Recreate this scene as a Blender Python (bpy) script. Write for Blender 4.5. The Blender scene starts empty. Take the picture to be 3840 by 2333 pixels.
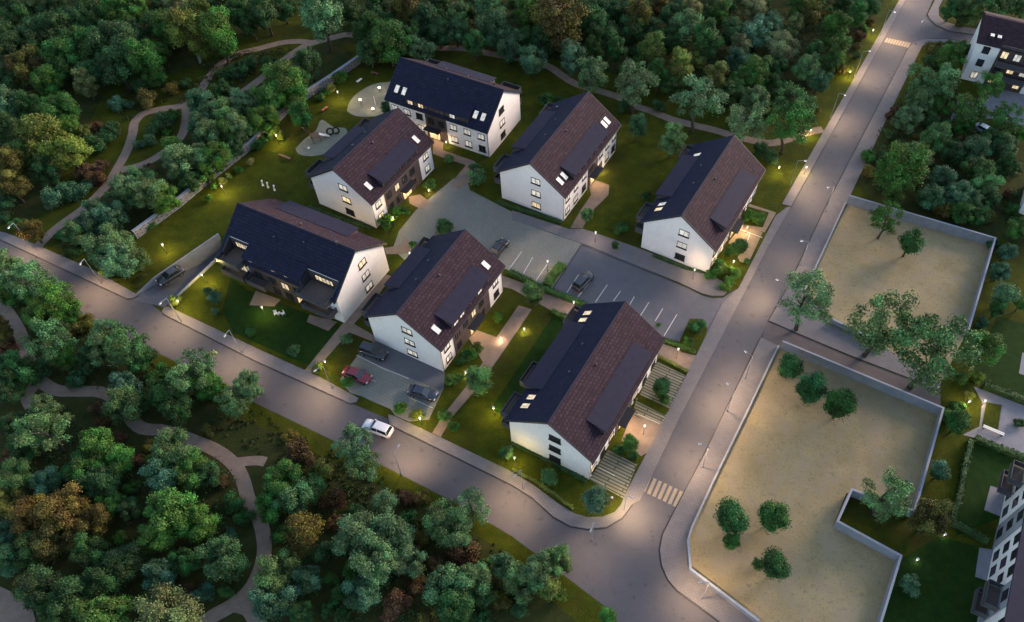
import bpy, bmesh, math, random
import numpy as np
from mathutils import Vector, Matrix
from mathutils.geometry import delaunay_2d_cdt
random.seed(7); rng = np.random.default_rng(7)
PI = math.pi
scn = bpy.context.scene
COL = scn.collection

# ---------------------------------------------------------------- camera
PITCH, ROLL, FPX, CAMZ = 0.9422743, 0.0340139, 2928.325, 100.0
fw = Vector((0, math.cos(PITCH), -math.sin(PITCH)))
rt0 = Vector((1, 0, 0)); up0 = rt0.cross(fw)
rt = math.cos(ROLL) * rt0 + math.sin(ROLL) * up0
up = -math.sin(ROLL) * rt0 + math.cos(ROLL) * up0
cam_d = bpy.data.cameras.new("camera"); cam = bpy.data.objects.new("camera", cam_d); COL.objects.link(cam)
M = Matrix.Identity(4)
for i in range(3):
    M[i][0] = rt[i]; M[i][1] = up[i]; M[i][2] = -fw[i]
M[2][3] = CAMZ
cam.matrix_world = M
cam_d.sensor_width = 36; cam_d.lens = FPX / 3840 * 36
cam_d.shift_x = -249.52 / 3840; cam_d.shift_y = 122.28 / 3840
cam_d.clip_end = 3000; cam_d.clip_start = 1
scn.camera = cam

# ---------------------------------------------------------------- dusk sky, low sun, exposure
SUN_EL, SUN_AZ = 14.0, 55.0          # azimuth clockwise from +y: the last warm light comes from the right rear
w = bpy.data.worlds.new("World"); scn.world = w; w.use_nodes = True
nt = w.node_tree; bg = nt.nodes["Background"]
sky = nt.nodes.new("ShaderNodeTexSky"); sky.sky_type = 'NISHITA'; sky.sun_disc = False
sky.sun_elevation = math.radians(SUN_EL); sky.sun_rotation = math.radians(SUN_AZ)
sky.ozone_density = 3.0; sky.dust_density = 0.6
hsv = nt.nodes.new('ShaderNodeHueSaturation'); hsv.inputs['Saturation'].default_value = .70
nt.links.new(sky.outputs[0], hsv.inputs['Color']); nt.links.new(hsv.outputs[0], bg.inputs[0]); bg.inputs[1].default_value = 0.10
sd = bpy.data.lights.new("sun", 'SUN'); sd.energy = 1.7; sd.angle = math.radians(25); sd.color = (1.0, 0.72, 0.56)
so = bpy.data.objects.new("sun", sd); COL.objects.link(so)
az, el = math.radians(SUN_AZ), math.radians(SUN_EL)
so.rotation_euler = Vector((math.sin(az) * math.cos(el), math.cos(az) * math.cos(el), math.sin(el))).to_track_quat('Z', 'Y').to_euler()
scn.view_settings.view_transform = 'Standard'; scn.view_settings.look = 'None'
scn.view_settings.exposure = 2.0; scn.view_settings.gamma = 1.0
scn.render.engine = 'CYCLES'
scn.cycles.use_denoising = True; scn.cycles.max_bounces = 4; scn.cycles.diffuse_bounces = 2
scn.cycles.glossy_bounces = 2; scn.cycles.sample_clamp_indirect = 3.0
try: scn.cycles.use_light_tree = True
except Exception: pass

# ---------------------------------------------------------------- survey: picture of the site plan -> metres on the ground
def ray(x, y):
    x, y = x * 1.558442, y * 1.558442
    return fw + rt * ((x - 1920 - 249.52) / FPX) - up * ((y - 1166.5 - 122.28) / FPX)
def G(x, y, z=0.0):
    d = ray(x, y); t = (z - CAMZ) / d.z
    return Vector((d.x * t, d.y * t, z))
SC = .334418
OFF = dict(c1=(0, 0), c2=(616, 0), c3=(1232, 0), c4=(1848, 0), c5=(0, 500.5), c6=(616, 500.5), r1=(1232, 500.5),
           r2=(1848, 500.5), r3=(0, 996.5), r4=(616, 996.5), r5=(1232, 996.5), r6=(1848, 996.5))
def cv(c, x, y):
    if c is None: return x, y
    return OFF[c][0] + SC * x, OFF[c][1] + SC * y
def GP(pts, c=None):
    return [G(*cv(c, x, y)) for x, y in pts]
def px_m(x, y, z=0):                       # sheet pixels per metre at a point
    p = G(x, y, z); return FPX / 1.558442 / ((p - Vector((0, 0, CAMZ))).dot(fw))

# ---------------------------------------------------------------- materials
def mat(name, col, rough=.8, col2=None, scale=3, bump=0, bscale=None, spec=.3, metal=0, detail=6, emit=None, estr=0, obj=False, stops=(.3, .7), coat=0):
    m = bpy.data.materials.new(name); m.use_nodes = True
    n = m.node_tree.nodes; l = m.node_tree.links; b = n["Principled BSDF"]
    b.inputs['Base Color'].default_value = (*col, 1); b.inputs['Roughness'].default_value = rough
    b.inputs['Specular IOR Level'].default_value = spec; b.inputs['Metallic'].default_value = metal
    b.inputs['Coat Weight'].default_value = coat
    tc = n.new("ShaderNodeTexCoord"); src = tc.outputs['Object']
    if not obj:
        g = n.new("ShaderNodeNewGeometry"); src = g.outputs['Position']
    if col2 is not None:
        t = n.new("ShaderNodeTexNoise"); t.inputs['Scale'].default_value = scale; t.inputs['Detail'].default_value = detail
        t.inputs['Roughness'].default_value = .65
        l.new(src, t.inputs['Vector'])
        r = n.new("ShaderNodeValToRGB"); r.color_ramp.elements[0].color = (*col, 1); r.color_ramp.elements[1].color = (*col2, 1)
        r.color_ramp.elements[0].position, r.color_ramp.elements[1].position = stops
        l.new(t.outputs['Fac'], r.inputs[0]); l.new(r.outputs[0], b.inputs['Base Color'])
    if bump:
        t2 = n.new("ShaderNodeTexNoise"); t2.inputs['Scale'].default_value = bscale or scale * 6; t2.inputs['Detail'].default_value = 4
        l.new(src, t2.inputs['Vector'])
        bp = n.new("ShaderNodeBump"); bp.inputs['Strength'].default_value = bump; bp.inputs['Distance'].default_value = .1
        l.new(t2.outputs['Fac'], bp.inputs['Height']); l.new(bp.outputs[0], b.inputs['Normal'])
    if emit is not None:
        b.inputs['Emission Color'].default_value = (*emit, 1); b.inputs['Emission Strength'].default_value = estr
    return m
def mix_in(m, fac_out, col, mode='MIX'):    # mixes a colour over the present base colour by a factor socket
    n = m.node_tree.nodes; l = m.node_tree.links; b = n["Principled BSDF"]
    mx = n.new("ShaderNodeMix"); mx.data_type = 'RGBA'; mx.blend_type = mode
    lk = b.inputs['Base Color'].links
    if lk: l.new(lk[0].from_socket, mx.inputs['A'])
    else: mx.inputs['A'].default_value = b.inputs['Base Color'].default_value
    mx.inputs['B'].default_value = (*col, 1)
    l.new(fac_out, mx.inputs['Factor']); l.new(mx.outputs['Result'], b.inputs['Base Color'])
    return mx
def noise_fac(m, scale, lo, hi, src='Position', detail=3):
    n = m.node_tree.nodes; l = m.node_tree.links
    g = n.new("ShaderNodeNewGeometry") if src == 'Position' else n.new("ShaderNodeTexCoord")
    t = n.new("ShaderNodeTexNoise"); t.inputs['Scale'].default_value = scale; t.inputs['Detail'].default_value = detail
    l.new(g.outputs[src], t.inputs['Vector'])
    r = n.new("ShaderNodeMapRange"); r.inputs['From Min'].default_value = lo; r.inputs['From Max'].default_value = hi
    l.new(t.outputs['Fac'], r.inputs['Value']); return r.outputs[0]
def brick_fac(m, sx, sy, mortar, rot=0, src='Position', off=.5, wob=0):
    n = m.node_tree.nodes; l = m.node_tree.links
    g = n.new("ShaderNodeNewGeometry") if src == 'Position' else n.new("ShaderNodeTexCoord")
    mp = n.new("ShaderNodeMapping"); mp.inputs['Rotation'].default_value = rot if isinstance(rot, tuple) else (0, 0, rot)
    l.new(g.outputs[src], mp.inputs['Vector'])
    bk = n.new("ShaderNodeTexBrick"); bk.inputs['Scale'].default_value = 1; bk.inputs['Mortar Size'].default_value = mortar
    bk.inputs['Brick Width'].default_value = sx; bk.inputs['Row Height'].default_value = sy; bk.offset = off
    bk.inputs['Color1'].default_value = (0, 0, 0, 1); bk.inputs['Color2'].default_value = (.35, .35, .35, 1); bk.inputs['Mortar'].default_value = (1, 1, 1, 1)
    l.new(mp.outputs[0], bk.inputs['Vector'])
    return bk
MT = {}
MT['grass'] = mat('grass', (.024, .035, .002), .95, (.082, .090, .005), .35, bump=.6, bscale=5, spec=.1, stops=(.3, .75))
mix_in(MT['grass'], noise_fac(MT['grass'], 3.5, .5, .8), (.026, .040, .006))
mix_in(MT['grass'], noise_fac(MT['grass'], .12, .5, .7), (.036, .036, .006))
mix_in(MT['grass'], noise_fac(MT['grass'], 1.3, .54, .66, detail=8), (.030, .060, .006))
mix_in(MT['grass'], noise_fac(MT['grass'], 9, .52, .7), (.010, .016, .002))
MT['lawn'] = mat('lawn', (.008, .026, .004), .95, (.018, .046, .006), .8, bump=.5, bscale=6, spec=.1)  # deep green garden grass, the shade lying on it put into the colour
MT['asphalt'] = mat('asphalt', (.070, .068, .078), .72, (.084, .080, .088), .5, bump=.15, bscale=14, spec=.4)
mix_in(MT['asphalt'], noise_fac(MT['asphalt'], .09, .52, .72), (.070, .068, .076))
mix_in(MT['asphalt'], noise_fac(MT['asphalt'], 7, .5, .75, detail=8), (.105, .10, .105))
mix_in(MT['asphalt'], noise_fac(MT['asphalt'], .8, .62, .68, detail=8), (.056, .055, .062))
MT['asphalt_new'] = mat('asphalt_new', (.085, .086, .10), .7, (.105, .106, .12), .6, bump=.15, bscale=14, spec=.4)
MT['pavement'] = mat('pavement', (.145, .136, .138), .8, (.19, .178, .178), .6, bump=.12, bscale=9)
bk = brick_fac(MT['pavement'], .6, .3, .03, .5); mix_in(MT['pavement'], bk.outputs['Color'], (.12, .112, .114))
MT['kerb'] = mat('kerb', (.10, .098, .10), .8, (.15, .15, .15), 2, bump=.1)
MT['paver'] = mat('paver', (.185, .182, .160), .85, (.24, .235, .20), .5, bump=.15, bscale=8)
bk = brick_fac(MT['paver'], .5, .5, .05, .46); mix_in(MT['paver'], bk.outputs['Color'], (.15, .158, .128))
MT['grassgrid'] = mat('grassgrid', (.22, .20, .15), .85, (.28, .26, .20), 1, bump=.2, bscale=8)
bk = brick_fac(MT['grassgrid'], 5.0, .5, .09, .46); mix_in(MT['grassgrid'], bk.outputs['Color'], (.05, .06, .03))
MT['path'] = mat('path', (.17, .125, .095), .9, (.24, .185, .145), .8, bump=.2, bscale=10)
MT['sand'] = mat('sand', (.255, .205, .105), .95, (.35, .28, .15), .16, bump=.35, bscale=2.2, spec=.1, stops=(.36, .66))
mix_in(MT['sand'], noise_fac(MT['sand'], .07, .55, .68), (.235, .205, .115))
mix_in(MT['sand'], noise_fac(MT['sand'], 1.1, .58, .75), (.20, .165, .11))
mix_in(MT['sand'], noise_fac(MT['sand'], 3.2, .56, .72, detail=8), (.17, .145, .10))
mix_in(MT['sand'], noise_fac(MT['sand'], .33, .45, .8), (.30, .245, .165))
MT['playsand'] = mat('playsand', (.17, .18, .14), .95, (.23, .235, .18), .6, bump=.3, bscale=4, spec=.1)
MT['paint'] = mat('road_paint', (.62, .60, .55), .7, (.45, .43, .40), 3)
MT['paint_y'] = mat('crossing_paint', (.33, .27, .19), .7, (.24, .20, .15), 3)
MT['plaster'] = mat('plaster', (.66, .65, .62), .85, (.76, .74, .70), .4, bump=.05, bscale=20)
mix_in(MT['plaster'], noise_fac(MT['plaster'], .8, .62, .85), (.55, .55, .54))
_n = MT['plaster'].node_tree.nodes; _g = _n.new("ShaderNodeNewGeometry"); _mp = _n.new("ShaderNodeMapping"); _mp.inputs['Scale'].default_value = (2.2, 2.2, .22)
_t = _n.new("ShaderNodeTexNoise"); _t.inputs['Detail'].default_value = 5; _r = _n.new("ShaderNodeMapRange"); _r.inputs['From Min'].default_value = .52; _r.inputs['From Max'].default_value = .78; _r.inputs['To Max'].default_value = .6
_l = MT['plaster'].node_tree.links; _l.new(_g.outputs['Position'], _mp.inputs[0]); _l.new(_mp.outputs[0], _t.inputs['Vector']); _l.new(_t.outputs['Fac'], _r.inputs['Value']); mix_in(MT['plaster'], _r.outputs[0], (.50, .49, .46))
MT['clad'] = mat('cladding', (.060, .048, .048), .7, (.090, .070, .066), 2, bump=.1)
bk = brick_fac(MT['clad'], .22, 6, .03, (PI / 2, 0, 0), 'Object', 0); mix_in(MT['clad'], bk.outputs['Color'], (.03, .024, .024))
MT['trim'] = mat('dark_trim', (.020, .021, .026), .5, (.032, .032, .038), 4)
MT['frame'] = mat('window_frame', (.018, .014, .012), .5)
MT['lit'] = mat('lit_pane', (.5, .45, .35), .3, emit=(1.0, .70, .34), estr=.25)
MT['litpale'] = mat('pale_lit_pane', (.5, .5, .48), .25, emit=(1.0, .88, .66), estr=.15)
MT['glass'] = mat('dark_glass', (.02, .024, .03), .08, spec=.9)
MT['door'] = mat('door_glass', (.5, .4, .3), .3, emit=(1.0, .62, .28), estr=.32)
for k in ('lit', 'litpale', 'door'):        # curtains and furniture seen through the panes
    m = MT[k]; n = m.node_tree.nodes; l = m.node_tree.links; b = n['Principled BSDF']
    g = n.new("ShaderNodeNewGeometry"); t = n.new("ShaderNodeTexNoise"); t.inputs['Scale'].default_value = 2.2; t.inputs['Detail'].default_value = 3
    mp = n.new("ShaderNodeMapping"); mp.inputs['Scale'].default_value = (1, 1, .35); l.new(g.outputs['Position'], mp.inputs[0]); l.new(mp.outputs[0], t.inputs['Vector'])
    r = n.new("ShaderNodeMapRange"); r.inputs['From Min'].default_value = .38; r.inputs['From Max'].default_value = .6
    s = b.inputs['Emission Strength'].default_value; r.inputs['To Min'].default_value = s * .2; r.inputs['To Max'].default_value = s
    l.new(t.outputs['Fac'], r.inputs['Value']); l.new(r.outputs[0], b.inputs['Emission Strength'])
def tile_mat(name, ca, cb_, cj):
    m = mat(name, ca, .8, cb_, .9, spec=.12, obj=True)
    n = m.node_tree.nodes; l = m.node_tree.links; b = n['Principled BSDF']
    tc = n.new("ShaderNodeTexCoord"); bk = n.new("ShaderNodeTexBrick"); bk.offset = .5
    sp = n.new("ShaderNodeSeparateXYZ"); cb = n.new("ShaderNodeCombineXYZ")
    wv = n.new("ShaderNodeTexNoise"); wv.inputs['Scale'].default_value = .5; l.new(tc.outputs['Object'], wv.inputs['Vector'])
    l.new(tc.outputs['Object'], sp.inputs[0]); l.new(sp.outputs['X'], cb.inputs['X'])
    ad = n.new("ShaderNodeMath"); ad.operation = 'MULTIPLY_ADD'; ad.inputs[1].default_value = .25; l.new(wv.outputs['Fac'], ad.inputs[0]); l.new(sp.outputs['Y'], ad.inputs[2])
    l.new(ad.outputs[0], cb.inputs['Y']); l.new(cb.outputs[0], bk.inputs['Vector'])
    bk.inputs['Scale'].default_value = 1; bk.inputs['Brick Width'].default_value = .62; bk.inputs['Row Height'].default_value = .46
    bk.inputs['Mortar Size'].default_value = .05; bk.inputs['Mortar Smooth'].default_value = .4
    bk.inputs['Color1'].default_value = (0, 0, 0, 1); bk.inputs['Color2'].default_value = (.5, .5, .5, 1); bk.inputs['Mortar'].default_value = (.85, .85, .85, 1)
    mix_in(m, bk.outputs['Color'], cj)
    bp = n.new("ShaderNodeBump"); bp.inputs['Strength'].default_value = .9; bp.inputs['Distance'].default_value = .06; bp.invert = True
    l.new(bk.outputs['Fac'], bp.inputs['Height']); l.new(bp.outputs[0], b.inputs['Normal'])
    return m
MT['tile'] = tile_mat('tile_sun_side', (.033, .020, .028), (.048, .029, .039), (.010, .006, .009))  # roof tile toned for sunward slopes, the warm light is in its colour
MT['shade_tile'] = tile_mat('tile_shade_side', (.014, .017, .038), (.020, .024, .050), (.009, .010, .020))  # same roof tile with the cool shade of slopes facing away painted in
MT['flatroof'] = mat('dormer_roof', (.017, .017, .032), .75, (.023, .022, .040), 1.2, spec=.15, obj=True, bump=.1, bscale=8)
MT['concrete'] = mat('concrete', (.17, .185, .21), .85, (.25, .26, .28), .7, bump=.15, bscale=6)
MT['stone'] = mat('stone', (.20, .21, .23), .9, (.32, .33, .35), 1.6, bump=.5, bscale=4)
bk = brick_fac(MT['stone'], .9, .35, .06, (PI / 2, 0, 0)); mix_in(MT['stone'], bk.outputs['Color'], (.07, .07, .075))
MT['coping'] = mat('coping', (.24, .26, .30), .8, (.30, .32, .35), 2)
MT['metal'] = mat('grey_metal', (.10, .10, .11), .45, spec=.5, metal=.5)
MT['balcony'] = mat('balcony_floor', (.085, .070, .060), .8, (.12, .10, .085), 2)
MT['rail'] = mat('railing', (.05, .05, .06), .4)
MT['railglass'] = mat('rail_panel', (.055, .058, .066), .35)
MT['bulb'] = mat('lamp_glass', (.8, .8, .7), .3, emit=(1, .85, .6), estr=1.6)
MT['wood'] = mat('wood', (.14, .075, .045), .7, (.20, .11, .07), 3)
MT['redwood'] = mat('red_wood', (.34, .11, .06), .7, (.42, .15, .09), 3)
MT['bark'] = mat('bark', (.035, .028, .022), .9, (.075, .065, .05), 4, bump=.5, bscale=10)
MT['birch'] = mat('pale_bark', (.20, .19, .17), .9, (.34, .33, .30), 4)
MT['tyre'] = mat('tyre', (.012, .012, .013), .8)
MT['rim'] = mat('rim', (.35, .35, .37), .3, metal=.8)
MT['carglass'] = mat('car_glass', (.012, .014, .018), .06, spec=.8)
MT['headlight'] = mat('headlight', (.6, .62, .65), .15, spec=.8)
MT['taillight'] = mat('taillight', (.35, .03, .02), .2)
MT['white'] = mat('white_paint', (.72, .71, .68), .5)
MT['black'] = mat('black_rubber', (.01, .01, .012), .6)
def leaf_mat(name, sc=.9):
    m = bpy.data.materials.new(name); m.use_nodes = True
    n = m.node_tree.nodes; l = m.node_tree.links; b = n['Principled BSDF']
    oi = n.new("ShaderNodeObjectInfo"); g = n.new("ShaderNodeNewGeometry")
    t = n.new("ShaderNodeTexNoise"); t.inputs['Scale'].default_value = sc; t.inputs['Detail'].default_value = 5; l.new(g.outputs['Position'], t.inputs['Vector'])
    at = n.new("ShaderNodeAttribute"); at.attribute_name = 'tone'
    r = n.new("ShaderNodeMapRange"); r.inputs['From Min'].default_value = .3; r.inputs['From Max'].default_value = .7; r.inputs['To Min'].default_value = .55; r.inputs['To Max'].default_value = 1.45
    l.new(t.outputs['Fac'], r.inputs['Value'])
    mu = n.new("ShaderNodeMath"); mu.operation = 'MULTIPLY'; l.new(r.outputs[0], mu.inputs[0]); l.new(at.outputs['Fac'], mu.inputs[1])
    vm = n.new("ShaderNodeVectorMath"); vm.operation = 'SCALE'; l.new(oi.outputs['Color'], vm.inputs[0]); l.new(mu.outputs[0], vm.inputs['Scale'])
    hs = n.new("ShaderNodeHueSaturation"); l.new(vm.outputs[0], hs.inputs['Color'])
    hr = n.new("ShaderNodeMapRange"); hr.inputs['To Min'].default_value = .47; hr.inputs['To Max'].default_value = .53; l.new(at.outputs['Fac'], hr.inputs['Value'])
    hr.inputs['From Min'].default_value = .6; hr.inputs['From Max'].default_value = 1.4
    l.new(hr.outputs[0], hs.inputs['Hue'])
    l.new(hs.outputs[0], b.inputs['Base Color']); b.inputs['Roughness'].default_value = .75; b.inputs['Specular IOR Level'].default_value = .25
    return m
MT['leaf'] = leaf_mat('leaves')

# ---------------------------------------------------------------- mesh builder
class MB:
    def __init__(s): s.v = []; s.f = []; s.m = []
    def add(s, vs, fs, mi=0):
        o = len(s.v); s.v += [tuple(v) for v in vs]; s.f += [tuple(i + o for i in f) for f in fs]; s.m += [mi] * len(fs)
    def box(s, x0, x1, y0, y1, z0, z1, mi=0):
        s.add([(x0, y0, z0), (x1, y0, z0), (x1, y1, z0), (x0, y1, z0), (x0, y0, z1), (x1, y0, z1), (x1, y1, z1), (x0, y1, z1)],
              [(3, 2, 1, 0), (4, 5, 6, 7), (0, 1, 5, 4), (1, 2, 6, 5), (2, 3, 7, 6), (3, 0, 4, 7)], mi); return s
    def obox(s, c, d, hl, hw, z0, z1, mi=0):     # oriented box: centre, direction, half length, half width
        d = Vector((d[0], d[1])).normalized(); n = Vector((-d.y, d.x)); c = Vector((c[0], c[1]))
        q = [c - d * hl - n * hw, c + d * hl - n * hw, c + d * hl + n * hw, c - d * hl + n * hw]
        return s.prism([(p.x, p.y) for p in q], z0, z1, mi)
    def prism(s, poly, z0, z1, mi=0):
        n = len(poly); vs = [(p[0], p[1], z0) for p in poly] + [(p[0], p[1], z1) for p in poly]
        s.add(vs, [tuple(range(n - 1, -1, -1)), tuple(range(n, 2 * n))] + [(i, (i + 1) % n, n + (i + 1) % n, n + i) for i in range(n)], mi); return s
    def uprism(s, sec, u0, u1, mi=0):            # (y,z) section swept along x
        n = len(sec); vs = [(u0, p[0], p[1]) for p in sec] + [(u1, p[0], p[1]) for p in sec]
        s.add(vs, [tuple(range(n)), tuple(range(2 * n - 1, n - 1, -1))] + [(i, n + i, n + (i + 1) % n, (i + 1) % n) for i in range(n)], mi); return s
    def tube(s, p0, p1, r0, r1=None, n=8, mi=0):
        p0, p1 = Vector(p0), Vector(p1); r1 = r0 if r1 is None else r1
        d = (p1 - p0).normalized(); a = d.orthogonal().normalized(); b = d.cross(a); vs = []
        for p, r in ((p0, r0), (p1, r1)):
            vs += [p + (a * math.cos(2 * PI * i / n) + b * math.sin(2 * PI * i / n)) * r for i in range(n)]
        s.add(vs, [tuple(range(n - 1, -1, -1)), tuple(range(n, 2 * n))] + [(i, (i + 1) % n, n + (i + 1) % n, n + i) for i in range(n)], mi); return s
    def ball(s, c, r, mi=0, seg=10, rings=6, sz=1):
        vs = [(c[0], c[1], c[2] + r * sz)]
        for j in range(1, rings):
            t = PI * j / rings
            vs += [(c[0] + r * math.sin(t) * math.cos(2 * PI * i / seg), c[1] + r * math.sin(t) * math.sin(2 * PI * i / seg), c[2] + r * sz * math.cos(t)) for i in range(seg)]
        vs.append((c[0], c[1], c[2] - r * sz)); fs = []
        for i in range(seg): fs.append((0, 1 + i, 1 + (i + 1) % seg))
        for j in range(rings - 2):
            for i in range(seg):
                a = 1 + j * seg + i; b2 = 1 + j * seg + (i + 1) % seg; fs.append((a, a + seg, b2 + seg, b2))
        e = len(vs) - 1; q = 1 + (rings - 2) * seg
        for i in range(seg): fs.append((q + i, e, q + (i + 1) % seg))
        s.add(vs, fs, mi); return s
    def build(s, name, mats, parent=None, smooth=False, tri=False, recalc=True):
        me = bpy.data.meshes.new(name); me.from_pydata(s.v, [], s.f)
        if not isinstance(mats, (list, tuple)): mats = [mats]
        for m in mats: me.materials.append(m)
        me.polygons.foreach_set('material_index', s.m)
        if recalc:
            bm = bmesh.new(); bm.from_mesh(me)
            if tri: bmesh.ops.triangulate(bm, faces=[f for f in bm.faces if len(f.verts) > 4])
            bmesh.ops.recalc_face_normals(bm, faces=bm.faces); bm.to_mesh(me); bm.free()
        if smooth: me.polygons.foreach_set('use_smooth', [True] * len(me.polygons))
        o = bpy.data.objects.new(name, me); COL.objects.link(o)
        if parent is not None: o.parent = parent
        return o
def tag(o, label=None, cat=None, group=None, kind=None):
    if label: o['label'] = label
    if cat: o['category'] = cat
    if group: o['group'] = group
    if kind: o['kind'] = kind
    return o
def empty(name, loc, rz=0, label=None, cat=None, group=None):
    o = bpy.data.objects.new(name, None); COL.objects.link(o); o.location = loc; o.rotation_euler = (0, 0, rz); o.empty_display_size = .5
    return tag(o, label, cat, group)
def kids(o): return [c for c in ALLKIDS.get(o.name, [])]
ALLKIDS = {}
def copy_tree(o, parent=None):
    c = o.copy(); COL.objects.link(c)
    if parent is not None: c.parent = parent
    for ch in list(o.children): copy_tree(ch, c)
    return c
def ribbon(pts, w0):                               # centre line -> outline polygon with mitred joints
    P = [Vector((p[0], p[1])) for p in pts]; L_, R_ = [], []
    for i, p in enumerate(P):
        d1 = (P[i] - P[i - 1]).normalized() if i else None
        d2 = (P[i + 1] - P[i]).normalized() if i < len(P) - 1 else None
        d = (d1 + d2).normalized() if d1 and d2 else (d1 or d2)
        n = Vector((-d.y, d.x)); k = w0 / 2
        if d1 and d2: k /= max(.4, n.dot(Vector((-d1.y, d1.x))))
        L_.append(p + n * k); R_.append(p - n * k)
    return L_, R_
def ribbon_mb(mb, pts, w0, z0, z1, mi=0, closed=False):
    L_, R_ = ribbon(pts, w0); n = len(pts); vs = []
    for a, b in zip(L_, R_): vs += [(a.x, a.y, z0), (b.x, b.y, z0), (b.x, b.y, z1), (a.x, a.y, z1)]
    fs = [(0, 1, 2, 3), (4 * n - 1, 4 * n - 2, 4 * n - 3, 4 * n - 4)]
    for i in range(n - 1):
        a, b = 4 * i, 4 * i + 4
        fs += [(a, b, b + 1, a + 1), (a + 1, b + 1, b + 2, a + 2), (a + 2, b + 2, b + 3, a + 3), (a + 3, b + 3, b, a)]
    mb.add(vs, fs, mi); return mb
def smooth_line(pts, k=6):                         # Catmull-Rom
    P = [Vector((p[0], p[1])) for p in pts]; out = []
    for i in range(len(P) - 1):
        p0, p1, p2, p3 = P[max(i - 1, 0)], P[i], P[i + 1], P[min(i + 2, len(P) - 1)]
        for j in range(k):
            t = j / k
            out.append(.5 * ((2 * p1) + (p2 - p0) * t + (2 * p0 - 5 * p1 + 4 * p2 - p3) * t * t + (3 * p1 - p0 - 3 * p2 + p3) * t ** 3))
    out.append(P[-1]); return out
def sheet(name, polys, z, m, z0=None, kind='structure'):     # flat sheet(s), raised slab when z0 is given
    mb = MB()
    for pl in polys:
        if z0 is None: mb.add([(p[0], p[1], z) for p in pl], [tuple(range(len(pl)))])
        else: mb.prism(pl, z0, z)
    o = mb.build(name, m, tri=True)
    if z0 is None:
        me = o.data; bm = bmesh.new(); bm.from_mesh(me)
        for f in bm.faces:
            if f.normal.z < 0: f.normal_flip()
        bm.to_mesh(me); bm.free()
    o['kind'] = kind
    return o

# ================================================================ GROUND
ramp_L = GP([(930, 655), (985, 628), (1125, 525), (1590, 218)], 'c5')        # north-west edge going down
ramp_R = GP([(1180, 715), (1240, 670), (1285, 618), (1590, 345)], 'c5')
hole = [ramp_L[1], ramp_L[2], ramp_L[3], ramp_R[3], ramp_R[2], ramp_R[1]]
B = 420
outer = [Vector((-B, -60, 0)), Vector((B, -60, 0)), Vector((B, 700, 0)), Vector((-B, 700, 0))]
vv = [Vector((p.x, p.y)) for p in outer + hole]
ee = [(i, (i + 1) % 4) for i in range(4)] + [(4 + i, 4 + (i + 1) % 6) for i in range(6)]
r_ = delaunay_2d_cdt(vv, ee, [], 0, 1e-4)
def inpoly(x, y, pl):
    c = False; n = len(pl)
    for i in range(n):
        a, b = pl[i], pl[(i + 1) % n]
        if (a[1] > y) != (b[1] > y) and x < (b[0] - a[0]) * (y - a[1]) / (b[1] - a[1]) + a[0]: c = not c
    return c
mb = MB(); fs = []
for f in r_[2]:
    cx = sum(r_[0][i].x for i in f) / len(f); cy = sum(r_[0][i].y for i in f) / len(f)
    if not inpoly(cx, cy, hole): fs.append(tuple(f))
mb.add([(p.x, p.y, 0) for p in r_[0]], fs)
gr = mb.build('ground', MT['grass'], recalc=False)
for p in gr.data.polygons: pass
gr.data.flip_normals() if gr.data.polygons[0].normal.z < 0 else None
gr['kind'] = 'structure'
# ramp floor
mb = MB(); dep = [0.0, -.02, -.7, -3.4]
for i in range(3):
    a, b, c, d = ramp_L[i], ramp_R[i], ramp_R[i + 1], ramp_L[i + 1]
    mb.add([(a.x, a.y, dep[i] + .03), (b.x, b.y, dep[i] + .03), (c.x, c.y, dep[i + 1] + .03), (d.x, d.y, dep[i + 1] + .03)], [(0, 1, 2, 3)])
o = mb.build('driveway_ramp', MT['asphalt_new']); o['kind'] = 'structure'
o.data.flip_normals() if o.data.polygons[0].normal.z < 0 else None

street = GP([(-90, 530), (0, 575), (306, 719), (334, 710), (393, 754), (616, 868), (843, 970), (934, 1008), (1232, 1165), (1282, 1197), (1332, 1242), (1372, 1264), (1413, 1271), (1459, 1267),
             (1496, 1244), (1520, 1212), (1540, 1204), (1660, 1130), (1640, 1200), (1606, 1265), (1594, 1324), (1598, 1361), (1612, 1394), (1634, 1421), (1738, 1497), (1960, 1655), (1740, 1670), (1486, 1497), (1463, 1465), (1356, 1384), (1262, 1313), (1232, 1291),
             (1094, 1209), (914, 1117), (817, 1068), (760, 1040), (535, 932), (431, 875), (334, 827), (247, 783), (197, 758), (0, 650), (-120, 590)])
sheet('road', [street], .012, MT['asphalt'])
road2 = GP([(2210, -60), (2177, 0), (1903, 498), (1848, 594), (1637, 1001), (1525, 1232), (1620, 1237), (1693, 1097), (1740, 1001), (1831, 812), (1850, 770), (1898, 688),
            (1984, 502), (2186, 115), (2233, 92), (2276, 93), (2346, 105), (2464, 125), (2560, 140), (2560, 108), (2346, 83), (2283, 74), (2249, 60), (2229, 37), (2244, 0), (2275, -60)])
sheet('side_road', [road2], .024, MT['asphalt'])
sheet('lane', [GP([(1837, 800), (1848, 775), (1928, 808), (2049, 860), (2182, 910), (2263, 947), (2263, 1000), (1875, 835), (1833, 816)])], .036,
      mat('lane_asphalt', (.085, .070, .068), .8, (.11, .092, .088), .6, bump=.15, bscale=12))
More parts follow.
